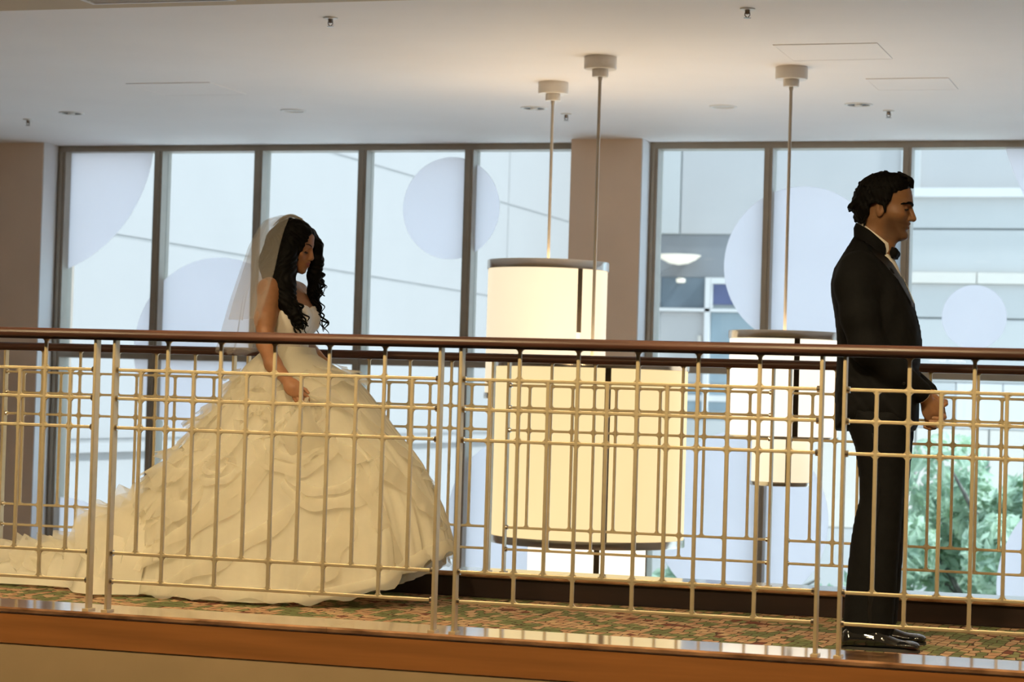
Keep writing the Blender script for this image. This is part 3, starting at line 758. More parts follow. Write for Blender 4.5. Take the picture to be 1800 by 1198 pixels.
def skin_mat(name, rgb, lips, stub):
    mt = pm(name, rgb, .45, var=.07, scale=40, bump=.05, bscale=220, spec=.35); N = mt.node_tree.nodes; L = mt.node_tree.links
    bs = N['Principled BSDF']; src = bs.inputs['Base Color'].links[0].from_socket
    at = N.new('ShaderNodeAttribute'); at.attribute_name = 'mask'; sp = N.new('ShaderNodeSeparateColor'); L.new(at.outputs['Color'], sp.inputs[0])
    m1 = N.new('ShaderNodeMix'); m1.data_type = 'RGBA'; L.new(sp.outputs[0], m1.inputs[0]); L.new(src, m1.inputs[6]); m1.inputs[7].default_value = (*lips, 1)
    m2 = N.new('ShaderNodeMix'); m2.data_type = 'RGBA'; L.new(sp.outputs[1], m2.inputs[0]); L.new(m1.outputs[2], m2.inputs[6]); m2.inputs[7].default_value = (*stub, 1)
    L.new(m2.outputs[2], bs.inputs['Base Color'])
    bs.inputs['Subsurface Weight'].default_value = .08; bs.inputs['Subsurface Radius'].default_value = (.01, .004, .002); bs.inputs['Subsurface Scale'].default_value = .3
    return mt
M['hair'] = pm('black_hair', (.0028, .0024, .0024), .6, var=.5, scale=60, bump=.2, bscale=160, spec=.12)
M['eye'] = pm('eye', (.03, .022, .018), .15, var=.3, scale=30)
M['lash'] = pm('lash', (.006, .005, .005), .5, var=.2, scale=50)
M['tux'] = pm('black_tuxedo_wool', (.0045, .0045, .005), .8, var=.2, scale=40, bump=.2, bscale=250, spec=.15)
M['satin'] = pm('black_satin', (.0045, .0045, .005), .33, var=.2, scale=20)
M['shirt'] = pm('white_shirt_cotton', (.78, .74, .68), .7, var=.03, scale=40, bump=.05)
M['patent'] = pm('black_patent_leather', (.006, .006, .007), .07, var=.2, scale=10, coat=1.)
M['skin_m'] = skin_mat('skin_groom', (.27, .135, .070), (.20, .08, .05), (.12, .068, .045))
M['skin_f'] = skin_mat('skin_bride', (.37, .18, .095), (.30, .08, .06), (.31, .10, .06))
# ------------------------------------------------------------------ groom
GX, GY, GR = -1.33, 8.67, .07
groom = thing('person', 'man in black tuxedo standing at the right with hands clasped, facing right', 'person', (GX, GY, 0), GR)
HC, HP = (.0234, 0, 1.649), rot_y(.122)
F = Field((-.20, -.30, 0), (.30, .30, 1.80), .0034)
hw = head(F, HC, HP)
F.chain([(-.022, 0, 1.60), (-.030, 0, 1.53), (-.045, 0, 1.45)], [.053, .053, .060], .03)
F.cap((.03, 0, 1.535), (.0, 0, 1.46), .035, .045, .03)
F.chain([(-.05, 0, 1.40), (-.02, 0, 1.15), (-.005, 0, .95)], [.105, .10, .11], .05)
for s in (-1, 1):
    F.chain([(-.05, s*.06, 1.43), (-.05, s*.165, 1.39), (-.01, s*.215, 1.13)], [.06, .048, .040], .03)
    F.chain([(-.01, s*.215, 1.13), (.185, s*.065, .945)], [.040, .026], .02)
    F.chain([(0, s*.09, .90), (.04, s*.095, .50), (-.01, s*.11, .09), (-.005, s*.115, .05)], [.085, .055, .036, .030], .03)
# right hand (towards the camera) folded over the left
hand(F, (.186, -.062, .940), (.212, -.038, .893), (.35, .22, -.9), (.35, -.93, .0),
     [[(.238, -.030, .868), (.249, -.008, .846), (.236, .018, .842), (.219, .020, .850)],
      [(.222, -.034, .858), (.234, -.010, .836), (.222, .016, .831), (.207, .018, .840)],
      [(.207, -.036, .855), (.217, -.012, .830), (.206, .012, .826), (.193, .012, .836)],
      [(.193, -.036, .860), (.199, -.016, .838), (.190, .004, .835), (.180, .004, .843)]],
     [(.214, -.030, .920), (.232, -.026, .905), (.243, -.010, .890), (.245, .006, .880)])
hand(F, (.200, .060, .950), (.228, .022, .905), (.45, -.35, -.85), (.75, .55, .1),
     [[(.252, .012, .884), (.258, -.030, .868), (.243, -.060, .862), (.218, -.068, .864)],
      [(.243, .008, .871), (.249, -.034, .854), (.233, -.062, .848), (.208, -.069, .851)],
      [(.231, .005, .859), (.237, -.034, .840), (.221, -.060, .835), (.198, -.066, .839)],
      [(.218, .004, .852), (.222, -.030, .829), (.207, -.053, .825), (.188, -.058, .830)]],
     [(.240, .022, .928), (.258, .000, .926), (.261, -.022, .918), (.252, -.040, .908)])
def gmask(V):
    p = (V-np.array(HC))@HP; m = np.zeros((len(V), 3)); ay = np.abs(p[:, 1])
    m[:, 0] = np.clip(1.6-np.sqrt(((p[:, 2]+.0565)/.0105)**2+(ay/.024)**2)*1.3, 0, .8)*(p[:, 0] > .075)
    st = np.clip((-.028-p[:, 2])/.02, 0, 1)*np.clip((p[:, 0]+.012)/.03, 0, 1)*np.clip((p[:, 2]+.135)/.02, 0, 1)
    m[:, 1] = np.clip(st*.75*(1-m[:, 0]), 0, 1)
    return m
body = F.mesh('body', M['skin_m'], parent=groom, attr=gmask)
fb = bvh_of(body)
def on_face(p, off):
    q, n, _, _ = fb.find_nearest(Vector(hw(p))); return tuple(q+n*off)
for s in (-1, 1):
    e = hw((.0672, s*.0325, .0040)); MB().lathe([(.0122*math.sin(a), -.0122*math.cos(a)) for a in np.linspace(.05, PI-.05, 11)], c=e, n=16).build('eye', M['eye'], groom, smooth=True)
    MB().tube([on_face(q, .001) for q in ((.094, s*.008, .0205), (.094, s*.017, .0250), (.090, s*.029, .0280), (.080, s*.043, .0280), (.064, s*.056, .0230), (.054, s*.061, .0180))], [.003, .0055, .0060, .0055, .0042, .0015], 8).build('eyebrow', M['hair'], groom, smooth=True)
    MB().tube([on_face(q, .0012) for q in ((.080, s*.0210, .0010), (.0835, s*.0300, .0030), (.0810, s*.0390, .0026), (.0720, s*.0490, -.0005))], [.0018, .0030, .0034, .0022], 6).build('eyelashes', M['lash'], groom)
# hair
HAIR = [(.000,1.789),(-.044,1.775),(-.075,1.751),(-.093,1.717),(-.103,1.688),(-.107,1.662),(-.102,1.627),(-.082,1.588),(-.060,1.584),(-.045,1.60),(-.034,1.622),(-.034,1.655),(-.010,1.664),(.014,1.650),(.018,1.622),(.028,1.622),(.031,1.653),(.046,1.668),(.052,1.700),(.080,1.706),(.104,1.717),(.114,1.732),(.110,1.752),(.098,1.770),(.078,1.783),(.041,1.784)]
HF = Field((-.16, -.12, 1.55), (.16, .12, 1.83), .0028)
def hair_g(x, y, z):
    P = np.array(HAIR); d2 = poly_d(x*np.ones_like(z), z*np.ones_like(x), P)
    O = np.array([(.000,1.791),(-.044,1.777),(-.075,1.753),(-.093,1.719),(-.103,1.690),(-.108,1.662),(-.102,1.627),(-.085,1.585),(.0,1.52),(.10,1.55),(.106,1.60),(.100,1.70),(.114,1.735),(.110,1.755),(.098,1.772),(.078,1.785),(.041,1.786)])
    d = inflate(poly_d(x*np.ones_like(z), z*np.ones_like(x), O), y, np.interp(z, [1.58, 1.64, 1.70, 1.78], [.074, .083, .086, .080]), .085, 2.2)
    d = np.maximum(d, d2+.002)
    return d+.0020*wav(x*1.0+.2*z, y*1.0, z*.8, 95, 11)+.0016*wav(x, y, z, 190, 12)
HF.add(hair_g, (-.13, -.10, 1.56), (.13, .10, 1.80), 0)
rr = np.random.default_rng(5)
for yy in (-.05, -.025, 0, .03): HF.chain([(-.088, yy, 1.668), (-.107, yy, 1.650), (-.117, yy*.9, 1.636+.2*abs(yy))], [.014, .010, .004], .010)
HF.chain([(.085, -.02, 1.765), (.108, -.03, 1.752), (.114, -.03, 1.728)], [.014, .012, .005], .008)
HF.chain([(.085, .02, 1.765), (.108, .02, 1.752), (.116, .02, 1.730)], [.014, .012, .005], .008)
for k in range(118):
    u = rr.uniform(0, 1)
    if k < 95:  # curls down the back of the head and at the nape
        zc = rr.uniform(1.585, 1.74); yy = rr.uniform(-.072, .072)
        xb = np.interp(zc, [1.585, 1.627, 1.662, 1.69, 1.717, 1.751], [-.083, -.101, -.107, -.103, -.092, -.076])
        base = np.array((xb*math.sqrt(max(.08, 1-(yy/.088)**2))+.002, yy, zc)); out = np.array((-.8, yy*6, .1))
    else:       # waves on top and over the forehead
        xc = rr.uniform(-.05, .108); yy = rr.uniform(-.06, .06); zt = np.interp(xc, [-.05, 0, .04, .078, .098, .112], [1.772, 1.788, 1.785, 1.782, 1.769, 1.735])
        base = np.array((xc, yy, zt-.45*abs(yy)**1.6*2.2)); out = np.array((.3, yy*4, 1.))
    out /= np.linalg.norm(out); tg = np.cross(out, rr.normal(size=3)); tg /= np.linalg.norm(tg); b2 = np.cross(out, tg); r = rr.uniform(.005, .0095)
    pts = [base+out*(r*.55*math.sin(a)-.002)+tg*r*(1-math.cos(a))+b2*.003*a for a in np.linspace(0, rr.uniform(2.2, 3.6), 5)]
    HF.chain(pts, [.0042, .0040, .0035, .0028, .0016], .002)
HF.mesh('hair', M['hair'], parent=groom)
# tuxedo jacket
JP = [(-.078,1.572),(-.094,1.545),(-.134,1.477),(-.167,1.416),(-.178,1.359),(-.174,1.312),(-.161,1.245),(-.150,1.166),(-.147,1.10),(-.150,.95),(-.146,.808),(-.05,.802),(.10,.806),(.150,.815),(.160,.84),(.160,.95),(.158,1.05),(.168,1.13),(.158,1.20),(.137,1.275),(.106,1.354),(.063,1.432),(.035,1.475),(.000,1.52),(-.03,1.56)]
JF = Field((-.24, -.34, .77), (.30, .34, 1.62), .0048)
fold = lambda x, y, z: .0022*wav(x*.9, y, z*.5, 38, 21)+.0012*wav(x, y, z, 85, 22)
JF.infl(JP, [(.80,.205),(.95,.198),(1.08,.182),(1.2,.192),(1.33,.205),(1.40,.198),(1.44,.17),(1.48,.115),(1.52,.082),(1.58,.070)], .13, 2.4, noise=fold, k=0)
for s in (-1, 1):
    JF.chain([(-.066, s*.150, 1.405), (-.072, s*.190, 1.345), (-.050, s*.222, 1.23), (-.020, s*.228, 1.12)], [.072, .072, .066, .062], .03)
    JF.chain([(-.020, s*.228, 1.12), (.075, s*.165, 1.035), (.168 if s < 0 else .182, s*.080, .960)], [.060, .053, .043], .025)
    JF.cap((.172 if s < 0 else .186, s*.076, .956), (.205, s*.050, .925), .034, .034, .004, op='cut')
JF.add(lambda x, y, z: np.maximum(np.maximum(np.abs(y)-np.interp(z, [1.18, 1.30, 1.44, 1.52], [.004, .030, .062, .07]), -(x-np.interp(z, [1.18, 1.30, 1.44, 1.52], [.130, .095, .015, -.05]))), 1.185-z), (-.06, -.08, 1.18), (.22, .08, 1.62), .006, op='cut')
JF.add(lambda x, y, z: np.maximum(np.sqrt(((x+.022)/1.05)**2+(y/1.0)**2)-.066, 1.462-1.15*x-z), (-.10, -.07, 1.42), (.06, .07, 1.62), .006, op='cut')
jk = JF.mesh('jacket', M['tux'], parent=groom)
jb = bvh_of(jk)
for s in (-1, 1):
    ed = [(-.045, s*.075, 1.545), (.000, s*.082, 1.500), (.045, s*.080, 1.430), (.085, s*.062, 1.365), (.120, s*.040, 1.285), (.148, s*.012, 1.195)]
    wd = [.012, .030, .048, .052, .040, .010]
    grid = []
    for (p, q) in zip(ed, wd):
        grid.append([(p[0]-q*t*.75, p[1]+s*q*t*.9, p[2]-q*t*.18) for t in np.linspace(0, 1, 6)])
    lp = thick(drape(jb, grid, .004), .003).build('lapel', M['satin'], jk, smooth=True)
    # sleeve buttons
    for q in range(3):
        c0 = Vector((.10+.018*q, s*(.165-.018*q), 1.005-.016*q)); pt, nn, _, _ = jb.find_nearest(c0)
        o = MB().lathe([(.006, 0), (.0065, .0015), (.005, .003)], n=12).build('button', M['satin'], jk); o.matrix_local = Matrix.Translation(pt) @ nn.to_track_quat('Z', 'Y').to_matrix().to_4x4()
# jacket collar round the neck
cl = []
for a in np.linspace(-2.3, 2.3, 25):
    cx, cy = -.022-.064*math.cos(a), .074*math.sin(a); zt = 1.592-.062*(1-math.cos(a))*.62-.02*max(0, abs(a)-1.4)
    cl.append([(cx-.010*math.cos(a), cy+.012*math.sin(a), zt-.052), (cx-.012*math.cos(a), cy+.012*math.sin(a), zt-.02), (cx-.004*math.cos(a), cy+.004*math.sin(a), zt), (cx+.003*math.cos(a), cy-.003*math.sin(a), zt-.012)])
thick(cl, .003).build('collar', M['tux'], jk, smooth=True)
# shirt: body, standing collar, cuffs
SF = Field((-.14, -.14, 1.05), (.20, .14, 1.62), .005)
SF.infl([(-.09,1.50),(-.12,1.40),(-.11,1.08),(.128,1.08),(.134,1.19),(.122,1.275),(.104,1.330),(.090,1.372),(.073,1.420),(.056,1.457),(.040,1.478),(-.02,1.50)], .12, .10, 2.2, k=0)
sh = SF.mesh('shirt', M['shirt'], parent=groom)
cl = []
for a in np.linspace(-PI*.93, PI*.93, 33):
    cx, cy = -.024-.058*math.cos(a)+.006*(1-math.cos(a)), .0645*math.sin(a); zt = 1.602-.048*(1-math.cos(a))
    cl.append([(cx-.004*math.cos(a), cy+.004*math.sin(a), zt-.055), (cx-.002*math.cos(a), cy+.002*math.sin(a), zt-.02), (cx, cy, zt)])
thick(cl, .0022).build('shirt_collar', M['shirt'], sh, smooth=True)
for s, a, b in ((-1, (.152, -.091, .972), (.184, -.066, .944)), (1, (.168, .089, .974), (.198, .065, .949))):
    MB().tube([a, tuple((np.array(a)+np.array(b))/2), b], [.0315, .0315, .0310], 24).build('cuff', M['shirt'], sh, smooth=True)
    o = MB().lathe([(.005, 0), (.006, .002), (.003, .004)], n=12).build('cufflink', M['nickel'], sh, smooth=True); o.location = (b[0]-.008, b[1]+s*.033, b[2]+.004); o.rotation_euler = (s*PI/2*-1, 0, 0)
# bow tie
BF = Field((.0, -.08, 1.43), (.10, .08, 1.53), .003)
for s in (-1, 1):
    BF.infl([(.046,1.500),(.066,1.498),(.068,1.458),(.046,1.458)], .03, .012, 2, yc=s*.032, k=.004)
    BF.cap((.058, s*.008, 1.479), (.058, s*.045, 1.479), .008, .017, .006)
BF.ell((.062, 0, 1.479), (.010, .011, .013), .002)
BF.mesh('bow_tie', M['tux'], parent=groom)
# trousers
TF = Field((-.16, -.24, .014), (.22, .24, .98), .005)
LP = [(-.095,.93),(-.088,.809),(-.062,.744),(-.045,.638),(-.041,.556),(-.058,.478),(-.071,.387),(-.080,.272),(-.085,.195),(-.094,.05),(-.094,-.06),(.062,-.06),(.076,.03),(.092,.09),(.100,.20),(.108,.364),(.118,.531),(.130,.698),(.138,.817),(.13,.93)]
tf = lambda x, y, z: .0020*wav(x, y, z*.5, 40, 31)+.0016*wav(x, y, z*1.2, 60, 33)*np.clip((.35-z)/.3, 0, 1)
for s in (-1, 1):
    TF.infl(LP, [(0, .072), (.3, .074), (.5, .080), (.75, .098), (.95, .105)], .085, 2., yc=s*.098, noise=tf, k=.012)
TF.ell((.02, 0, .88), (.125, .16, .09), .03)
tr = TF.mesh('trousers', M['tux'], parent=groom)
tb = bvh_of(tr)
for s in (-1, 1):
    g2 = [[(.02+dx, s*.25, z) for dx in (-.011, -.004, .004, .011)] for z in np.linspace(.08, .80, 30)]
    thick(drape(tb, g2, .002), .0015).build('satin_stripe', M['satin'], tr, smooth=True)
# patent shoes
for s, dx, rz in ((-1, -.005, -.06), (1, .0, .10)):
    sh_ = bpy.data.objects.new('shoe', None)
    SH = Field((-.11, -.06, -.002), (.22, .06, .12), .0032)
    SH.infl([(-.086,.010),(-.090,.03),(-.084,.062),(-.07,.078),(.0,.085),(.045,.078),(.085,.058),(.125,.044),(.165,.039),(.188,.032),(.200,.020),(.198,.010)], [(0, .050), (.02, .052), (.05, .040), (.09, .034)], .055, 2.2, k=0)
    SH.ell((.165, 0, .026), (.035, .042, .015), .012)
    up = SH.mesh('shoe', M['patent'], parent=groom); up.location = (dx, s*.135, 0); up.rotation_euler = (0, 0, rz)
    sol = []
    for u in np.linspace(0, 1, 40):
        a = 2*PI*u; cx = .055+.1475*math.cos(a); wq = .042*(abs(math.sin(a))**.75)*(1 if cx > .05 else .82); sol.append((cx, math.copysign(wq, math.sin(a)) if abs(math.sin(a)) > 1e-6 else 0))
    mb = MB(); n = len(sol)-1
    mb.v = [(x, y, 0.001) for x, y in sol[:-1]]+[(x, y, .0125) for x, y in sol[:-1]]
    mb.f = [tuple(range(n-1, -1, -1)), tuple(range(n, 2*n))]+[(i, (i+1) % n, n+(i+1) % n, n+i) for i in range(n)]
    mb.build('sole', M['black'], up)
    lb = bvh_of(up)
    lace = [[(.075+.014*t, yy, .12) for yy in np.linspace(-.018, .018, 6)] for t in (0, .25)]
    for q in range(3): thick(drape(lb, [[(.05+.02*q+w_, yy, .12) for yy in np.linspace(-.016, .016, 6)] for w_ in (0, .004)], .0015), .002).build('lace', M['satin'], up)
# ------------------------------------------------------------------ bride
BX, BY = -3.96, 9.2
bride = thing('person', 'woman in white strapless gown and veil standing at the left, looking down', 'person', (BX, BY, 0))
M['gown'] = sheer('cream_organza', (.86, .82, .70), .96, var=.05, scale=9, transl=.40)
M['ruffle'] = sheer('sheer_organza_ruffle', (.88, .85, .75), .52, var=.05, scale=14, transl=.55)
M['under'] = pm('satin_underskirt', (.84, .79, .69), .55, var=.04, scale=6, bump=.08, bscale=30, translucent=.4)
M['bodice'] = pm('ivory_satin_bodice', (.84, .80, .74), .5, var=.03, scale=20, bump=.06, bscale=60)
M['veil'] = sheer('veil_tulle', (.86, .83, .80), .23, var=.03, scale=30, transl=.45)
BHC, BHP, BSC = (.009, 0, 1.512), rot_y(.20), .93
F = Field((-.16, -.38, .80), (.28, .26, 1.66), .0032)
bw = head(F, BHC, BHP, BSC, fem=True, jaw=.95)
F.chain([(-.025, 0, 1.47), (-.035, 0, 1.41), (-.045, 0, 1.34)], [.046, .044, .060], .03)
F.infl([(-.05,1.365),(-.085,1.33),(-.095,1.24),(-.088,1.16),(-.070,1.08),(-.085,1.0),(-.08,.85),(.08,.85),(.075,1.0),(.062,1.08),(.075,1.14),(.095,1.20),(.088,1.26),(.055,1.32),(.01,1.365)], [(.85,.16),(1.0,.145),(1.08,.112),(1.2,.135),(1.30,.15),(1.34,.14),(1.37,.08)], .085, 2.2, k=.02)
for s in (-1, 1): F.ell((.058, s*.062, 1.205), (.048, .052, .050), .035)
# near arm hangs down and gathers the skirt; far arm bends forward
F.chain([(-.035, -.06, 1.345), (-.035, -.150, 1.325)], [.045, .046], .03)
F.chain([(-.036, -.150, 1.325), (-.032, -.190, 1.20), (-.013, -.220, 1.091)], [.046, .042, .036], .03)
F.chain([(-.013, -.220, 1.091), (.046, -.268, 1.005), (.130, -.310, .940)], [.037, .034, .0235], .02)
F.chain([(-.035, .06, 1.345), (-.035, .150, 1.325), (-.030, .205, 1.12), (.085, .19, 1.02)], [.045, .045, .036, .026], .03)
HO = np.array((.045, -.125, .004))
def HQ(L): return [tuple(np.array(q)+HO) for q in L]
hand(F, (.130, -.310, .940), tuple(np.array((.122, -.206, .905))+HO), (.78, -.05, -.62), (.3, -.93, .2),
     [HQ(f) for f in ([(.150, -.208, .892), (.172, -.206, .880), (.186, -.196, .866), (.184, -.184, .852)],
      [(.145, -.208, .880), (.163, -.208, .864), (.174, -.198, .850), (.171, -.185, .838)],
      [(.136, -.206, .871), (.151, -.207, .853), (.160, -.197, .840), (.157, -.185, .829)],
      [(.126, -.204, .865), (.138, -.204, .849), (.145, -.195, .838), (.142, -.185, .830)])],
     HQ([(.118, -.192, .915), (.146, -.184, .908), (.168, -.180, .896), (.182, -.182, .884)]), s=.92)
hand(F, (.085, .19, 1.02), (.125, .18, .995), (.85, -.2, -.4), (.2, .3, .9),
     [[(.152, .19, .985), (.172, .186, .972), (.180, .18, .955)], [(.152, .178, .98), (.170, .174, .966), (.177, .168, .95)], [(.148, .166, .977), (.164, .162, .962), (.170, .157, .947)], [(.142, .155, .975), (.156, .15, .962), (.161, .147, .949)]],
     [(.12, .165, 1.005), (.14, .15, .995), (.155, .145, .985)], s=.9)
def bmask(V):
    p = (V-np.array(BHC))@BHP/BSC; m = np.zeros((len(V), 3)); ay = np.abs(p[:, 1])
    m[:, 0] = np.clip(1.7-np.sqrt(((p[:, 2]+.0565)/.0115)**2+(ay/.023)**2)*1.3, 0, 1)*(p[:, 0] > .07)
    m[:, 1] = .35*np.clip(1-np.sqrt(((p[:, 0]-.06)/.03)**2+((p[:, 2]+.025)/.02)**2), 0, 1)*(ay > .02)
    return m
bbody = F.mesh('body', M['skin_f'], parent=bride, attr=bmask)
fb2 = bvh_of(bbody)
def on_face2(p, off):
    q, n, _, _ = fb2.find_nearest(Vector(bw(p))); return tuple(q+n*off)
for s in (-1, 1):
    e = bw((.0665, s*.0325, .0040)); MB().lathe([(.0112*math.sin(a), -.0112*math.cos(a)) for a in np.linspace(.05, PI-.05, 11)], c=e, n=16).build('eye', M['eye'], bride, smooth=True)
    MB().tube([on_face2(q, .0004) for q in ((.090, s*.011, .0265), (.090, s*.020, .0320), (.085, s*.032, .0350), (.074, s*.045, .0330), (.062, s*.053, .0280))], [.0016, .0026, .0026, .0018, .0008], 8).build('eyebrow', M['hair'], bride, smooth=True)
    P = [np.array(on_face2(q, .0012)) for q in ((.080, s*.0210, -.003), (.0835, s*.0300, -.0035), (.0810, s*.0390, -.004), (.0730, s*.0475, -.005))]
    fw = BHP@np.array((.006, s*.002, -.003))
    mb = MB(); mb.grid([[p for p in P], [p+fw*.6 for p in P], [p+fw*1.2+np.array((0, 0, .0006)) for p in P]]); mb.tube(P, .0016, 6); mb.build('eyelashes', M['lash'], bride)
# hair: cap, side curtains, long locks
HF = Field((-.20, -.20, 1.12), (.22, .20, 1.68), .0036)
cR = BHP
def cap_b(X, Y, Z):
    X, Y, Z = X-BHC[0], Y-BHC[1], Z-BHC[2]
    x = cR[0,0]*X+cR[1,0]*Y+cR[2,0]*Z; y = cR[0,1]*X+cR[1,1]*Y+cR[2,1]*Z; z = cR[0,2]*X+cR[1,2]*Y+cR[2,2]*Z
    d = f_ell(x, y, z, (-.010, 0, .026), (.103, .086, .104))
    d = np.maximum(d, -.115-z)
    d = -smin(-d, f_ell(x, y, z, (.098, 0, -.025), (.062, .058, .118)), .008)
    return d+.0022*wav(x, y*2, z*.5, 90, 41)
HF.add(cap_b, (-.12, -.11, 1.40), (.13, .11, 1.66), 0)
HF.chain([(.028, -.074, 1.545), (.016, -.082, 1.48), (.008, -.094, 1.41), (.012, -.110, 1.34), (.040, -.128, 1.275), (.085, -.135, 1.215), (.115, -.132, 1.165)], [.026, .040, .048, .052, .040, .026, .012], .02)
HF.chain([(-.030, -.060, 1.50), (-.050, -.085, 1.41), (-.035, -.115, 1.345)], [.045, .045, .034], .03)
HF.chain([(.062, .060, 1.585), (.086, .070, 1.53), (.084, .074, 1.46), (.076, .080, 1.40), (.070, .088, 1.33), (.068, .090, 1.27), (.090, .090, 1.21)], [.022, .026, .030, .030, .024, .018, .010], .02)
HF.chain([(-.06, 0, 1.54), (-.088, .0, 1.45), (-.090, -.01, 1.37)], [.062, .055, .035], .03)
sl, x, y, z = HF.box(HF.lo, HF.lo+HF.h*(HF.n-1))
ang = np.arctan2(y, x+.01)
HF.A[sl] += (.0020*np.sin(ang*26+14*np.sin(z*24)+z*20)+.0018*wav(x, y, z*.6, 130, 43)).astype(np.float32)*np.clip((1.60-z)/.08, .15, 1).astype(np.float32)
hr = HF.mesh('hair', M['hair'], parent=bride)
rr = np.random.default_rng(9)
def curl(p0, p1, rad, turns, thick_, ph, sag=0.):
    p0, p1 = np.array(p0, float), np.array(p1, float); pts = []; rs = []
    for u in np.linspace(0, 1, int(14*turns)+4):
        c = p0+(p1-p0)*u+np.array((sag*math.sin(PI*u), 0, 0)); a = ph+2*PI*turns*u; r = rad*min(1, u*4)*(1-.25*u)
        pts.append(c+np.array((math.cos(a)*r, math.sin(a)*r, .3*r*math.sin(a)))); rs.append(thick_*(1-.65*u**2))
    MB().tube(pts, rs, 7).build('curl', M['hair'], hr, smooth=True)
for k in range(11):   # near side ringlets ending over the bodice
    a = np.array((rr.uniform(.03, .09), rr.uniform(-.165, -.115), rr.uniform(1.24, 1.32)))
    curl(a, a+np.array((rr.uniform(.02, .075), rr.uniform(-.02, .03), -rr.uniform(.10, .15))), rr.uniform(.008, .015), rr.uniform(1.3, 2.4), rr.uniform(.005, .0085), rr.uniform(0, 6))
for k in range(12):   # far side ringlets
    a = np.array((rr.uniform(.07, .105), rr.uniform(.06, .105), rr.uniform(1.28, 1.48)))
    curl(a, a+np.array((rr.uniform(.0, .035), rr.uniform(-.01, .02), -rr.uniform(.10, .17))), rr.uniform(.009, .016), rr.uniform(1.5, 2.6), rr.uniform(.004, .008), rr.uniform(0, 6))
for k in range(5):
    a = np.array((rr.uniform(.075, .10), rr.uniform(.06, .10), rr.uniform(1.23, 1.28)))
    curl(a, a+np.array((rr.uniform(.03, .055), 0, -rr.uniform(.07, .11))), rr.uniform(.010, .017), rr.uniform(1.0, 1.7), rr.uniform(.0032, .005), rr.uniform(0, 6), .015)
for k in range(7):    # loose ends at the back of the head
    a = np.array((-.09+rr.uniform(-.02, .01), rr.uniform(-.06, .02), rr.uniform(1.36, 1.50)))
    curl(a, a+np.array((-rr.uniform(.015, .035), 0, -rr.uniform(.03, .07))), rr.uniform(.006, .012), rr.uniform(.8, 1.4), .0035, rr.uniform(0, 6))
# bodice
gown = tag(bpy.data.objects.new('gown', None), 'cream strapless gown with a full ruffled organza skirt'); COL.objects.link(gown); gown.parent = bride
DF = Field((-.16, -.20, .98), (.20, .20, 1.32), .0036)
DF.infl([(-.105,1.30),(-.103,1.24),(-.096,1.16),(-.077,1.08),(-.095,1.0),(.085,1.0),(.070,1.08),(.083,1.14),(.103,1.20),(.097,1.26),(.09,1.30)], [(1.0,.155),(1.08,.119),(1.2,.142),(1.30,.157)], .09, 2.2, k=0)
for s in (-1, 1): DF.ell((.060, s*.060, 1.205), (.056, .060, .062), .045)
DF.add(lambda x, y, z: (1.238+.10*np.clip(x+.04, -.06, .1)+.018*np.cos(np.clip(np.abs(y)-.06, -.06, .08)*22)-z)*1.0, (-.2, -.2, .9), (.2, .2, 1.34), .003, op='cut', m=0)
bo = DF.mesh('bodice', M['bodice'], parent=gown)
bb = bvh_of(bo)
sash = [[(.16*math.cos(a), .16*math.sin(a), zz) for a in np.linspace(0, 2*PI, 61)] for zz in (1.068, 1.074, 1.080)]
thick(drape(bb, sash, .0025), .002).build('waist_seam', M['bodice'], bo, smooth=True)

# skirt: rings from waist to hem
ZL = [1.085, 1.06, 1.03, 1.0, .97, .94, .88, .80, .74, .65, .60, .52, .42, .35, .28, .20, .12, .05, 0.0]
XL = [-.105, -.13, -.165, -.20, -.222, -.245, -.284, -.350, -.415, -.475, -.535, -.60, -.655, -.70, -.745, -.79, -.83, -.86, -.88]
XR = [.085, .125, .18, .235, .300, .340, .400, .470, .520, .605, .645, .690, .740, .765, .785, .80, .80, .79, .78]
RYN = [.115, .15, .19, .22, .245, .265, .29, .315, .330, .350, .358, .368, .380, .387, .393, .398, .402, .405, .406]
VH, VS = .92, .393
def ring(zv, inset=0.):
    zz = ZL[::-1]; f = lambda A: float(np.interp(zv, zz, A[::-1]))
    xl, xr, ry = f(XL), f(XR), f(RYN)-inset; cx = .03+(.0 if zv > .9 else -.02)
    rxr = math.sqrt(max(.0001, (VH*(xr-cx))**2-(VS*ry)**2))/VH-inset; rxl = math.sqrt(max(.0001, (VH*(cx-xl))**2-(VS*ry)**2))/VH-inset
    return cx, max(rxr, .08), max(rxl, .08), max(ry, .09)
_fr = np.random.default_rng(17)
FOLDS = [(int(k), _fr.uniform(0, 6.28), _fr.uniform(-2.5, 2.5), _fr.uniform(.4, 1)) for k in (5, 7, 9, 13, 17, 23, 31, 43, 57, 71)]
def skirt_pt(ph, t, off=0., fold=1.):
    """ph angle (0 = ahead, -pi/2 = towards the front railing), t 0 waist .. 1 hem"""
    c = max(0., math.cos(ph)); zh = .012+.235*c**2.6
    zv = 1.085+(zh-1.085)*t
    cx, rr_, rl, ry = ring(zv)
    rx = rr_ if math.cos(ph) > 0 else rl
    q = 0.
    for k, p0, dr, am in FOLDS: q += am*math.sin(k*ph+p0+dr*t)*(1 if k < 16 else .55 if k < 40 else .30)
    q = q/3.; q = math.copysign(abs(q)**.8, q)
    m = 1+fold*q*(.008+.040*t**1.2)+off/max(.12, .5*(rx+ry))
    bil = .012*math.sin(9*ph+3)*math.sin(PI*t)
    return np.array((cx+rx*math.cos(ph)*m, ry*math.sin(ph)*m+bil, zv))
NP, NT = 420, 84
MB().grid([[skirt_pt(2*PI*j/NP, t) for j in range(NP)] for t in np.linspace(0, 1, NT)], cv=True).build('skirt', M['gown'], gown, smooth=True)
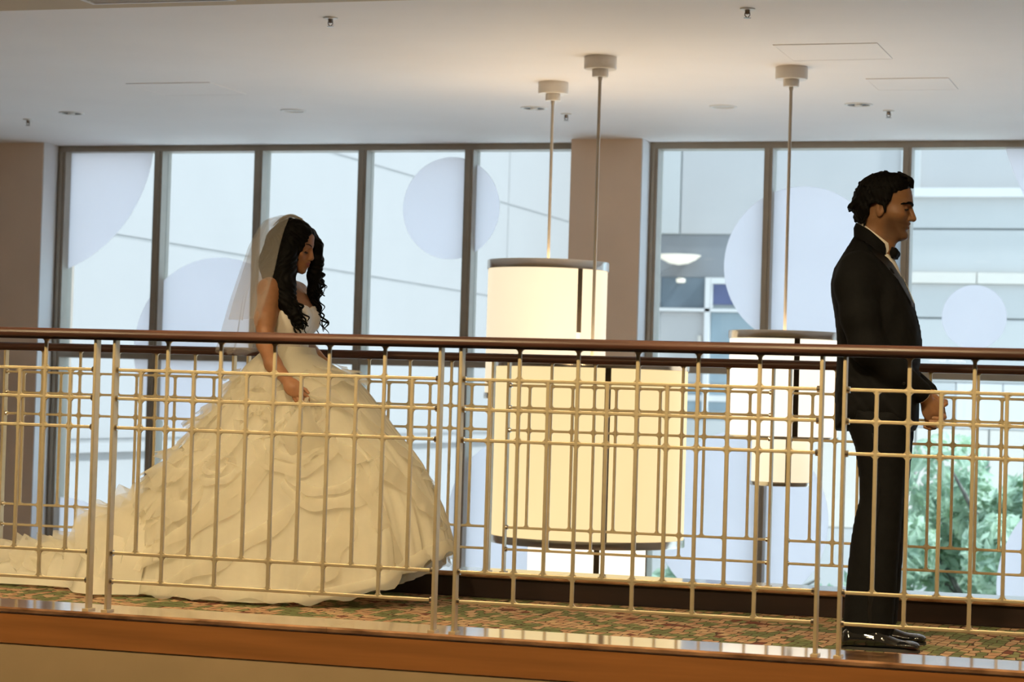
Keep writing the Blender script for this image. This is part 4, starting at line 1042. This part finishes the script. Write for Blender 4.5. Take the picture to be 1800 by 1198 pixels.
MB().grid([[skirt_pt(2*PI*j/120, t, -.045, .6)+np.array((0, 0, .012)) for j in range(120)] for t in np.linspace(.02, 1, 40)], cv=True).build('underskirt', M['under'], gown, smooth=True)
sk = [o for o in gown.children if o.name.startswith('skirt')][0]
def tang(ph, t, e=.01):
    a = skirt_pt(ph+e, t, fold=.3)-skirt_pt(ph-e, t, fold=.3); b = skirt_pt(ph, min(1, t+e), fold=.3)-skirt_pt(ph, max(0, t-e), fold=.3)
    a /= np.linalg.norm(a); b /= np.linalg.norm(b); n = np.cross(b, a)
    P = skirt_pt(ph, t); cx = ring(P[2])[0]
    if n@np.array((P[0]-cx, P[1], 0)) < 0: n = -n
    return a, b, n/np.linalg.norm(n)
def ruffle(path, width, lift, wave, nw, seed, mat='ruffle', turn=0., nj=6):
    """frilled flounce sewn along a path of (angle, height) pairs on the skirt"""
    r = np.random.default_rng(seed); n = len(path); G = []
    P0 = [skirt_pt(p, t) for p, t in path]; ph0 = r.uniform(0, 6.28); ph1 = r.uniform(0, 6.28)
    for i, (p, t) in enumerate(path):
        a, b, nn = tang(p, t); al = P0[min(i+1, n-1)]-P0[max(i-1, 0)]; al /= np.linalg.norm(al)+1e-9
        d = np.cross(nn, al); d = d if d@b > 0 else -d
        if turn: d = d*math.cos(turn)+al*math.sin(turn)
        u = i/(n-1); tp = math.sin(PI*min(1, max(0, u)))**.4
        ws = math.sin(nw*2*PI*u+ph0)+.5*math.sin(nw*3.7*2*PI*u+ph1)
        row = []
        for j in range(nj):
            v = j/(nj-1)
            row.append(P0[i]+nn*(.006+lift*v**.7*tp+wave*ws*v**1.4*tp)+d*width*v*tp*(1+.18*math.sin(nw*1.9*2*PI*u+ph1))+al*wave*.6*v*math.cos(nw*2*PI*u+ph0))
        G.append(row)
    mb = MB().grid(G); o = mb.build('ruffle', M[mat], sk, smooth=True)
    return o
lin = lambda a, b, n: np.linspace(a, b, n)
k = 0
# cascade down the back (left in view): tiers that step outwards
for t0 in np.linspace(.10, .97, 15):
    for q in range(2):
        a0 = _fr.uniform(.55, .70)*PI+q*.30*PI; a1 = a0+_fr.uniform(.30, .42)*PI; n = 44
        tt = t0+_fr.uniform(-.02, .02); dt = _fr.uniform(-.05, .05)
        ruffle([(a, min(.985, max(.04, tt+dt*(i/n-.5)+.012*math.sin(9*i/n)))) for i, a in enumerate(lin(a0, a1, n))], _fr.uniform(.07, .12), _fr.uniform(.014, .040), _fr.uniform(.008, .018), _fr.uniform(2.2, 4), 100+k); k += 1
# hip flounces towards the viewer and in front
for t0, a0, a1 in ((.075, .10, .50), (.10, -.70, -.30), (.13, -.95, -.55), (.085, -.22, .22), (.12, -.30, .12), (.16, -.66, -.36)):
    n = 40; ruffle([(a*PI, t0+.03*math.sin(PI*i/n)) for i, a in enumerate(lin(a0, a1, n))], _fr.uniform(.07, .11), _fr.uniform(.012, .025), .010, _fr.uniform(2., 3), 300+k); k += 1
# swirled rosettes gathered beneath the hand
for (pc, tc, rp, rt) in ((-.40, .36, .085, .105), (-.40, .355, .058, .072), (-.395, .35, .033, .042), (-.33, .50, .10, .11), (-.335, .49, .066, .075), (-.51, .30, .055, .07), (-.51, .295, .032, .04), (-.35, .26, .05, .06), (-.35, .255, .03, .035), (-.60, .47, .055, .06), (-.60, .465, .03, .035)):
    a_ = _fr.uniform(0, 6.28); n = 46
    ruffle([((pc+rp*math.cos(a_+u))*PI, tc+rt*math.sin(a_+u)) for u in lin(0, 5.3, n)], rp*.62, .015, .006, 3, 400+k, nj=5); k += 1
# long soft swags sweeping down and back
for a0, t0, a1, t1 in ((-.42, .30, -.80, .95), (-.46, .45, -.86, .99), (-.38, .55, -.70, .99), (-.55, .30, -.93, .80), (-.62, .55, -.95, .97), (-.20, .35, -.02, .90), (-.26, .45, -.18, .98), (-.30, .6, -.42, .99), (-.14, .30, .06, .75)):
    n = 40; ruffle([((a0+(a1-a0)*u)*PI, t0+(t1-t0)*u**.9) for u in lin(0, 1, n)], _fr.uniform(.06, .10), .009, .004, 1.6, 500+k, nj=5); k += 1
# fine horizontal hem of the top layer
ruffle([(a, .95+.012*math.sin(5*a)) for a in lin(-.95*PI, .5*PI, 130)], .06, .010, .005, 11, 900)
# train lying along the walkway to the left
def train_pt(u, v, lift=0.):
    x = -.50-1.55*u
    hh = np.interp(-x, [.5, .65, .84, .95, 1.1, 1.3, 2.1], [.46, .38, .26, .20, .15, .115, .05])
    wn = np.interp(-x, [.5, .66, .78, .9, 1.3, 2.1], [.38, .46, .40, .24, .21, .20]); wf = np.interp(-x, [.5, .9, 2.1], [.40, .44, .46])
    y = -wn+(wn+wf)*(v*.5+.5); s = max(0., 1-abs(v)**2.4)
    z = .012+hh*s+.022*math.sin(11*u+7*v)*s+.016*math.sin(23*u-9*v+1)*s+.010*math.sin(41*u+17*v)*s+lift
    return np.array((x, y+.02*math.sin(17*u+2)*(1-s), max(.008, z)))
MB().grid([[train_pt(u, v) for v in np.linspace(-1, 1, 60)] for u in np.linspace(0, 1, 90)]).build('train', M['gown'], gown, smooth=True)
tr_o = [o for o in gown.children if o.name.startswith('train')][0]
for q in range(30):
    u0 = .04+.92*q/30; r = np.random.default_rng(700+q); v0, v1 = r.uniform(-1, -.5), r.uniform(.2, 1); n = 46; G = []; p0, p1 = r.uniform(0, 6.3), r.uniform(0, 6.3); W_ = r.uniform(.08, .13); L_ = r.uniform(.015, .05); nw = r.uniform(2.2, 4)
    for i, v in enumerate(np.linspace(v0, v1, n)):
        P = train_pt(u0+.015*math.sin(5*v+p0), v); w_ = i/(n-1); tp = math.sin(PI*w_)**.35; ws = math.sin(nw*2*PI*w_+p0)+.5*math.sin(nw*7*w_+p1)
        G.append([P+np.array((-W_*vv*tp, .02*vv*math.cos(nw*2*PI*w_+p0), max(-P[2]*.0+0, 0)+(.006+L_*vv**.6*tp+.020*ws*vv**1.3*tp))) for vv in np.linspace(0, 1, 6)])
    G = [[np.array((p[0], p[1], max(.006, p[2]))) for p in row] for row in G]
    MB().grid(G).build('ruffle', M['ruffle'], tr_o, smooth=True)
# skirt fabric gathered up into the fist
GF = []
for i, u in enumerate(np.linspace(0, 1, 22)):
    GF.append([np.array((.222+.02*math.sin(7*v), -.318+.012*math.cos(9*v), .872))*(1-u)+np.array((.11+.22*v, -.335-.02*math.sin(5*v), .68-.05*math.sin(PI*v)))*u+np.array((.0, -.035*math.sin(PI*u), .012*math.sin(16*v)*u)) for v in np.linspace(0, 1, 18)])
MB().grid(GF).build('gathered_fold', M['ruffle'], sk, smooth=True)
GF = []
for i, u in enumerate(np.linspace(0, 1, 14)):
    GF.append([np.array((.232, -.318, .882))*(1-u)+np.array((.31+.10*v, -.235+.06*v, .905-.12*v))*u+np.array((0, -.02*math.sin(PI*u), .02*math.sin(PI*u)+.01*math.sin(12*v)*u)) for v in np.linspace(0, 1, 12)])
MB().grid(GF).build('gathered_fold', M['ruffle'], sk, smooth=True)
# veil
ZV = [1.655, 1.637, 1.588, 1.516, 1.395, 1.274, 1.153, 1.06]
NE = [(.000,-.03), (.006,-.060), (.006,-.105), (.002,-.140), (.004,-.200), (-.010,-.252), (-.036,-.275), (-.050,-.285)]
BK = [-.045, -.118, -.152, -.182, -.212, -.240, -.263, -.285]
FE = [(-.002,.03), (.015,.055), (.042,.085), (.066,.105), (.085,.125), (.088,.13), (.086,.132), (.083,.132)]
def veil_pt(u, zv):
    f = lambda A: float(np.interp(zv, ZV[::-1], A[::-1])); n_ = np.array((f([q[0] for q in NE]), f([q[1] for q in NE]))); e_ = np.array((f([q[0] for q in FE]), f([q[1] for q in FE])))
    b_ = np.array((f(BK), -.03)); c_ = 2*(b_-.25*n_-.25*e_)
    p = n_*(1-u)**2+c_*2*u*(1-u)+e_*u**2
    fo = math.sin(PI*u)**.5*(1.66-zv)/.6*(.016*math.sin(21*u+3*zv)+.009*math.sin(47*u+1))
    return np.array((p[0]+fo, p[1]+fo*.4, zv+.012*math.sin(26*u)*(1 if zv < 1.07 else 0)))
vl = MB().grid([[veil_pt(u, z_) for u in np.linspace(0, 1, 70)] for z_ in np.linspace(1.655, 1.055, 46)]).build('veil', M['veil'], bride, smooth=True)
MB().grid([[veil_pt(u, z_)*np.array((.93, .93, 1))+np.array((-.004, 0, -.004)) for u in np.linspace(0, .62, 44)] for z_ in np.linspace(1.65, 1.20, 34)]).build('veil_layer', M['veil'], vl, smooth=True)
for q in range(7):   # gathered tulle puffs where the veil is pinned
    r = np.random.default_rng(800+q); a = r.uniform(-1.2, 1.2); L_ = r.uniform(.05, .11); h_ = r.uniform(.008, .020)
    MB().grid([[(-.01-L_*u*math.cos(a*.4)+.03*(1-u), .055*math.sin(a)*(.3+u)+.02*(v-.5)*2*(.4+u), 1.648+h_*math.sin(PI*u)-.045*u*u+.006*math.sin(9*v+q)) for v in np.linspace(0, 1, 8)] for u in np.linspace(-.25, 1, 16)]).build('tulle_puff', M['veil'], vl, smooth=True)
cmb = MB()
cmb.grid([[(-.012+.006*w_, yy, 1.640+.008*w_-.9*yy*yy*3) for yy in np.linspace(-.035, .035, 15)] for w_ in (0, 1)])
cmb.build('hair_comb', M['nickel'], vl)
# ------------------------------------------------------------------ added fill lights in the soffit, unseen, warming railing, figures and carpet
ORD = ('first', 'second', 'third', 'fourth', 'fifth', 'sixth', 'seventh')
def add_soffit_fill(label, x, y, power, aim, spread, group):
    t = thing('soffit_fill_light', label, 'downlight', (x, y, 2.75), group=group)
    MB().lathe([(.11, 0), (.11, -.02), (.095, -.025)], n=28).build('housing', M['trim_white'], t, smooth=True)
    MB().lathe([(.09, -.0255), (.09, -.0275)], n=28).build('lens', emit_mat('fill_light_lens', WARM, 3.0), t)
    area_lamp('soffit_fill_beam', (x, y, 2.71), .18, power, WARM, aim, spread)
for k, x in enumerate((-8.2, -6.5, -4.8, -3.1, -1.4, .3, 2.0)):
    add_soffit_fill('added unseen fill light in the soffit before the front railing, %s from the left' % ORD[k], x, 6.2, 33, (x, 7.62, .70), 1.52, 'added fill lights before the front railing')
for k, x in enumerate((-7.4, -5.7, -4.0, -2.3, -.6, 1.1)):
    add_soffit_fill('added unseen fill light in the soffit over the carpet, %s from the left' % ORD[k], x, 7.8, 1.6, (x, 8.2, 0), 1.7, 'added fill lights over the carpet')
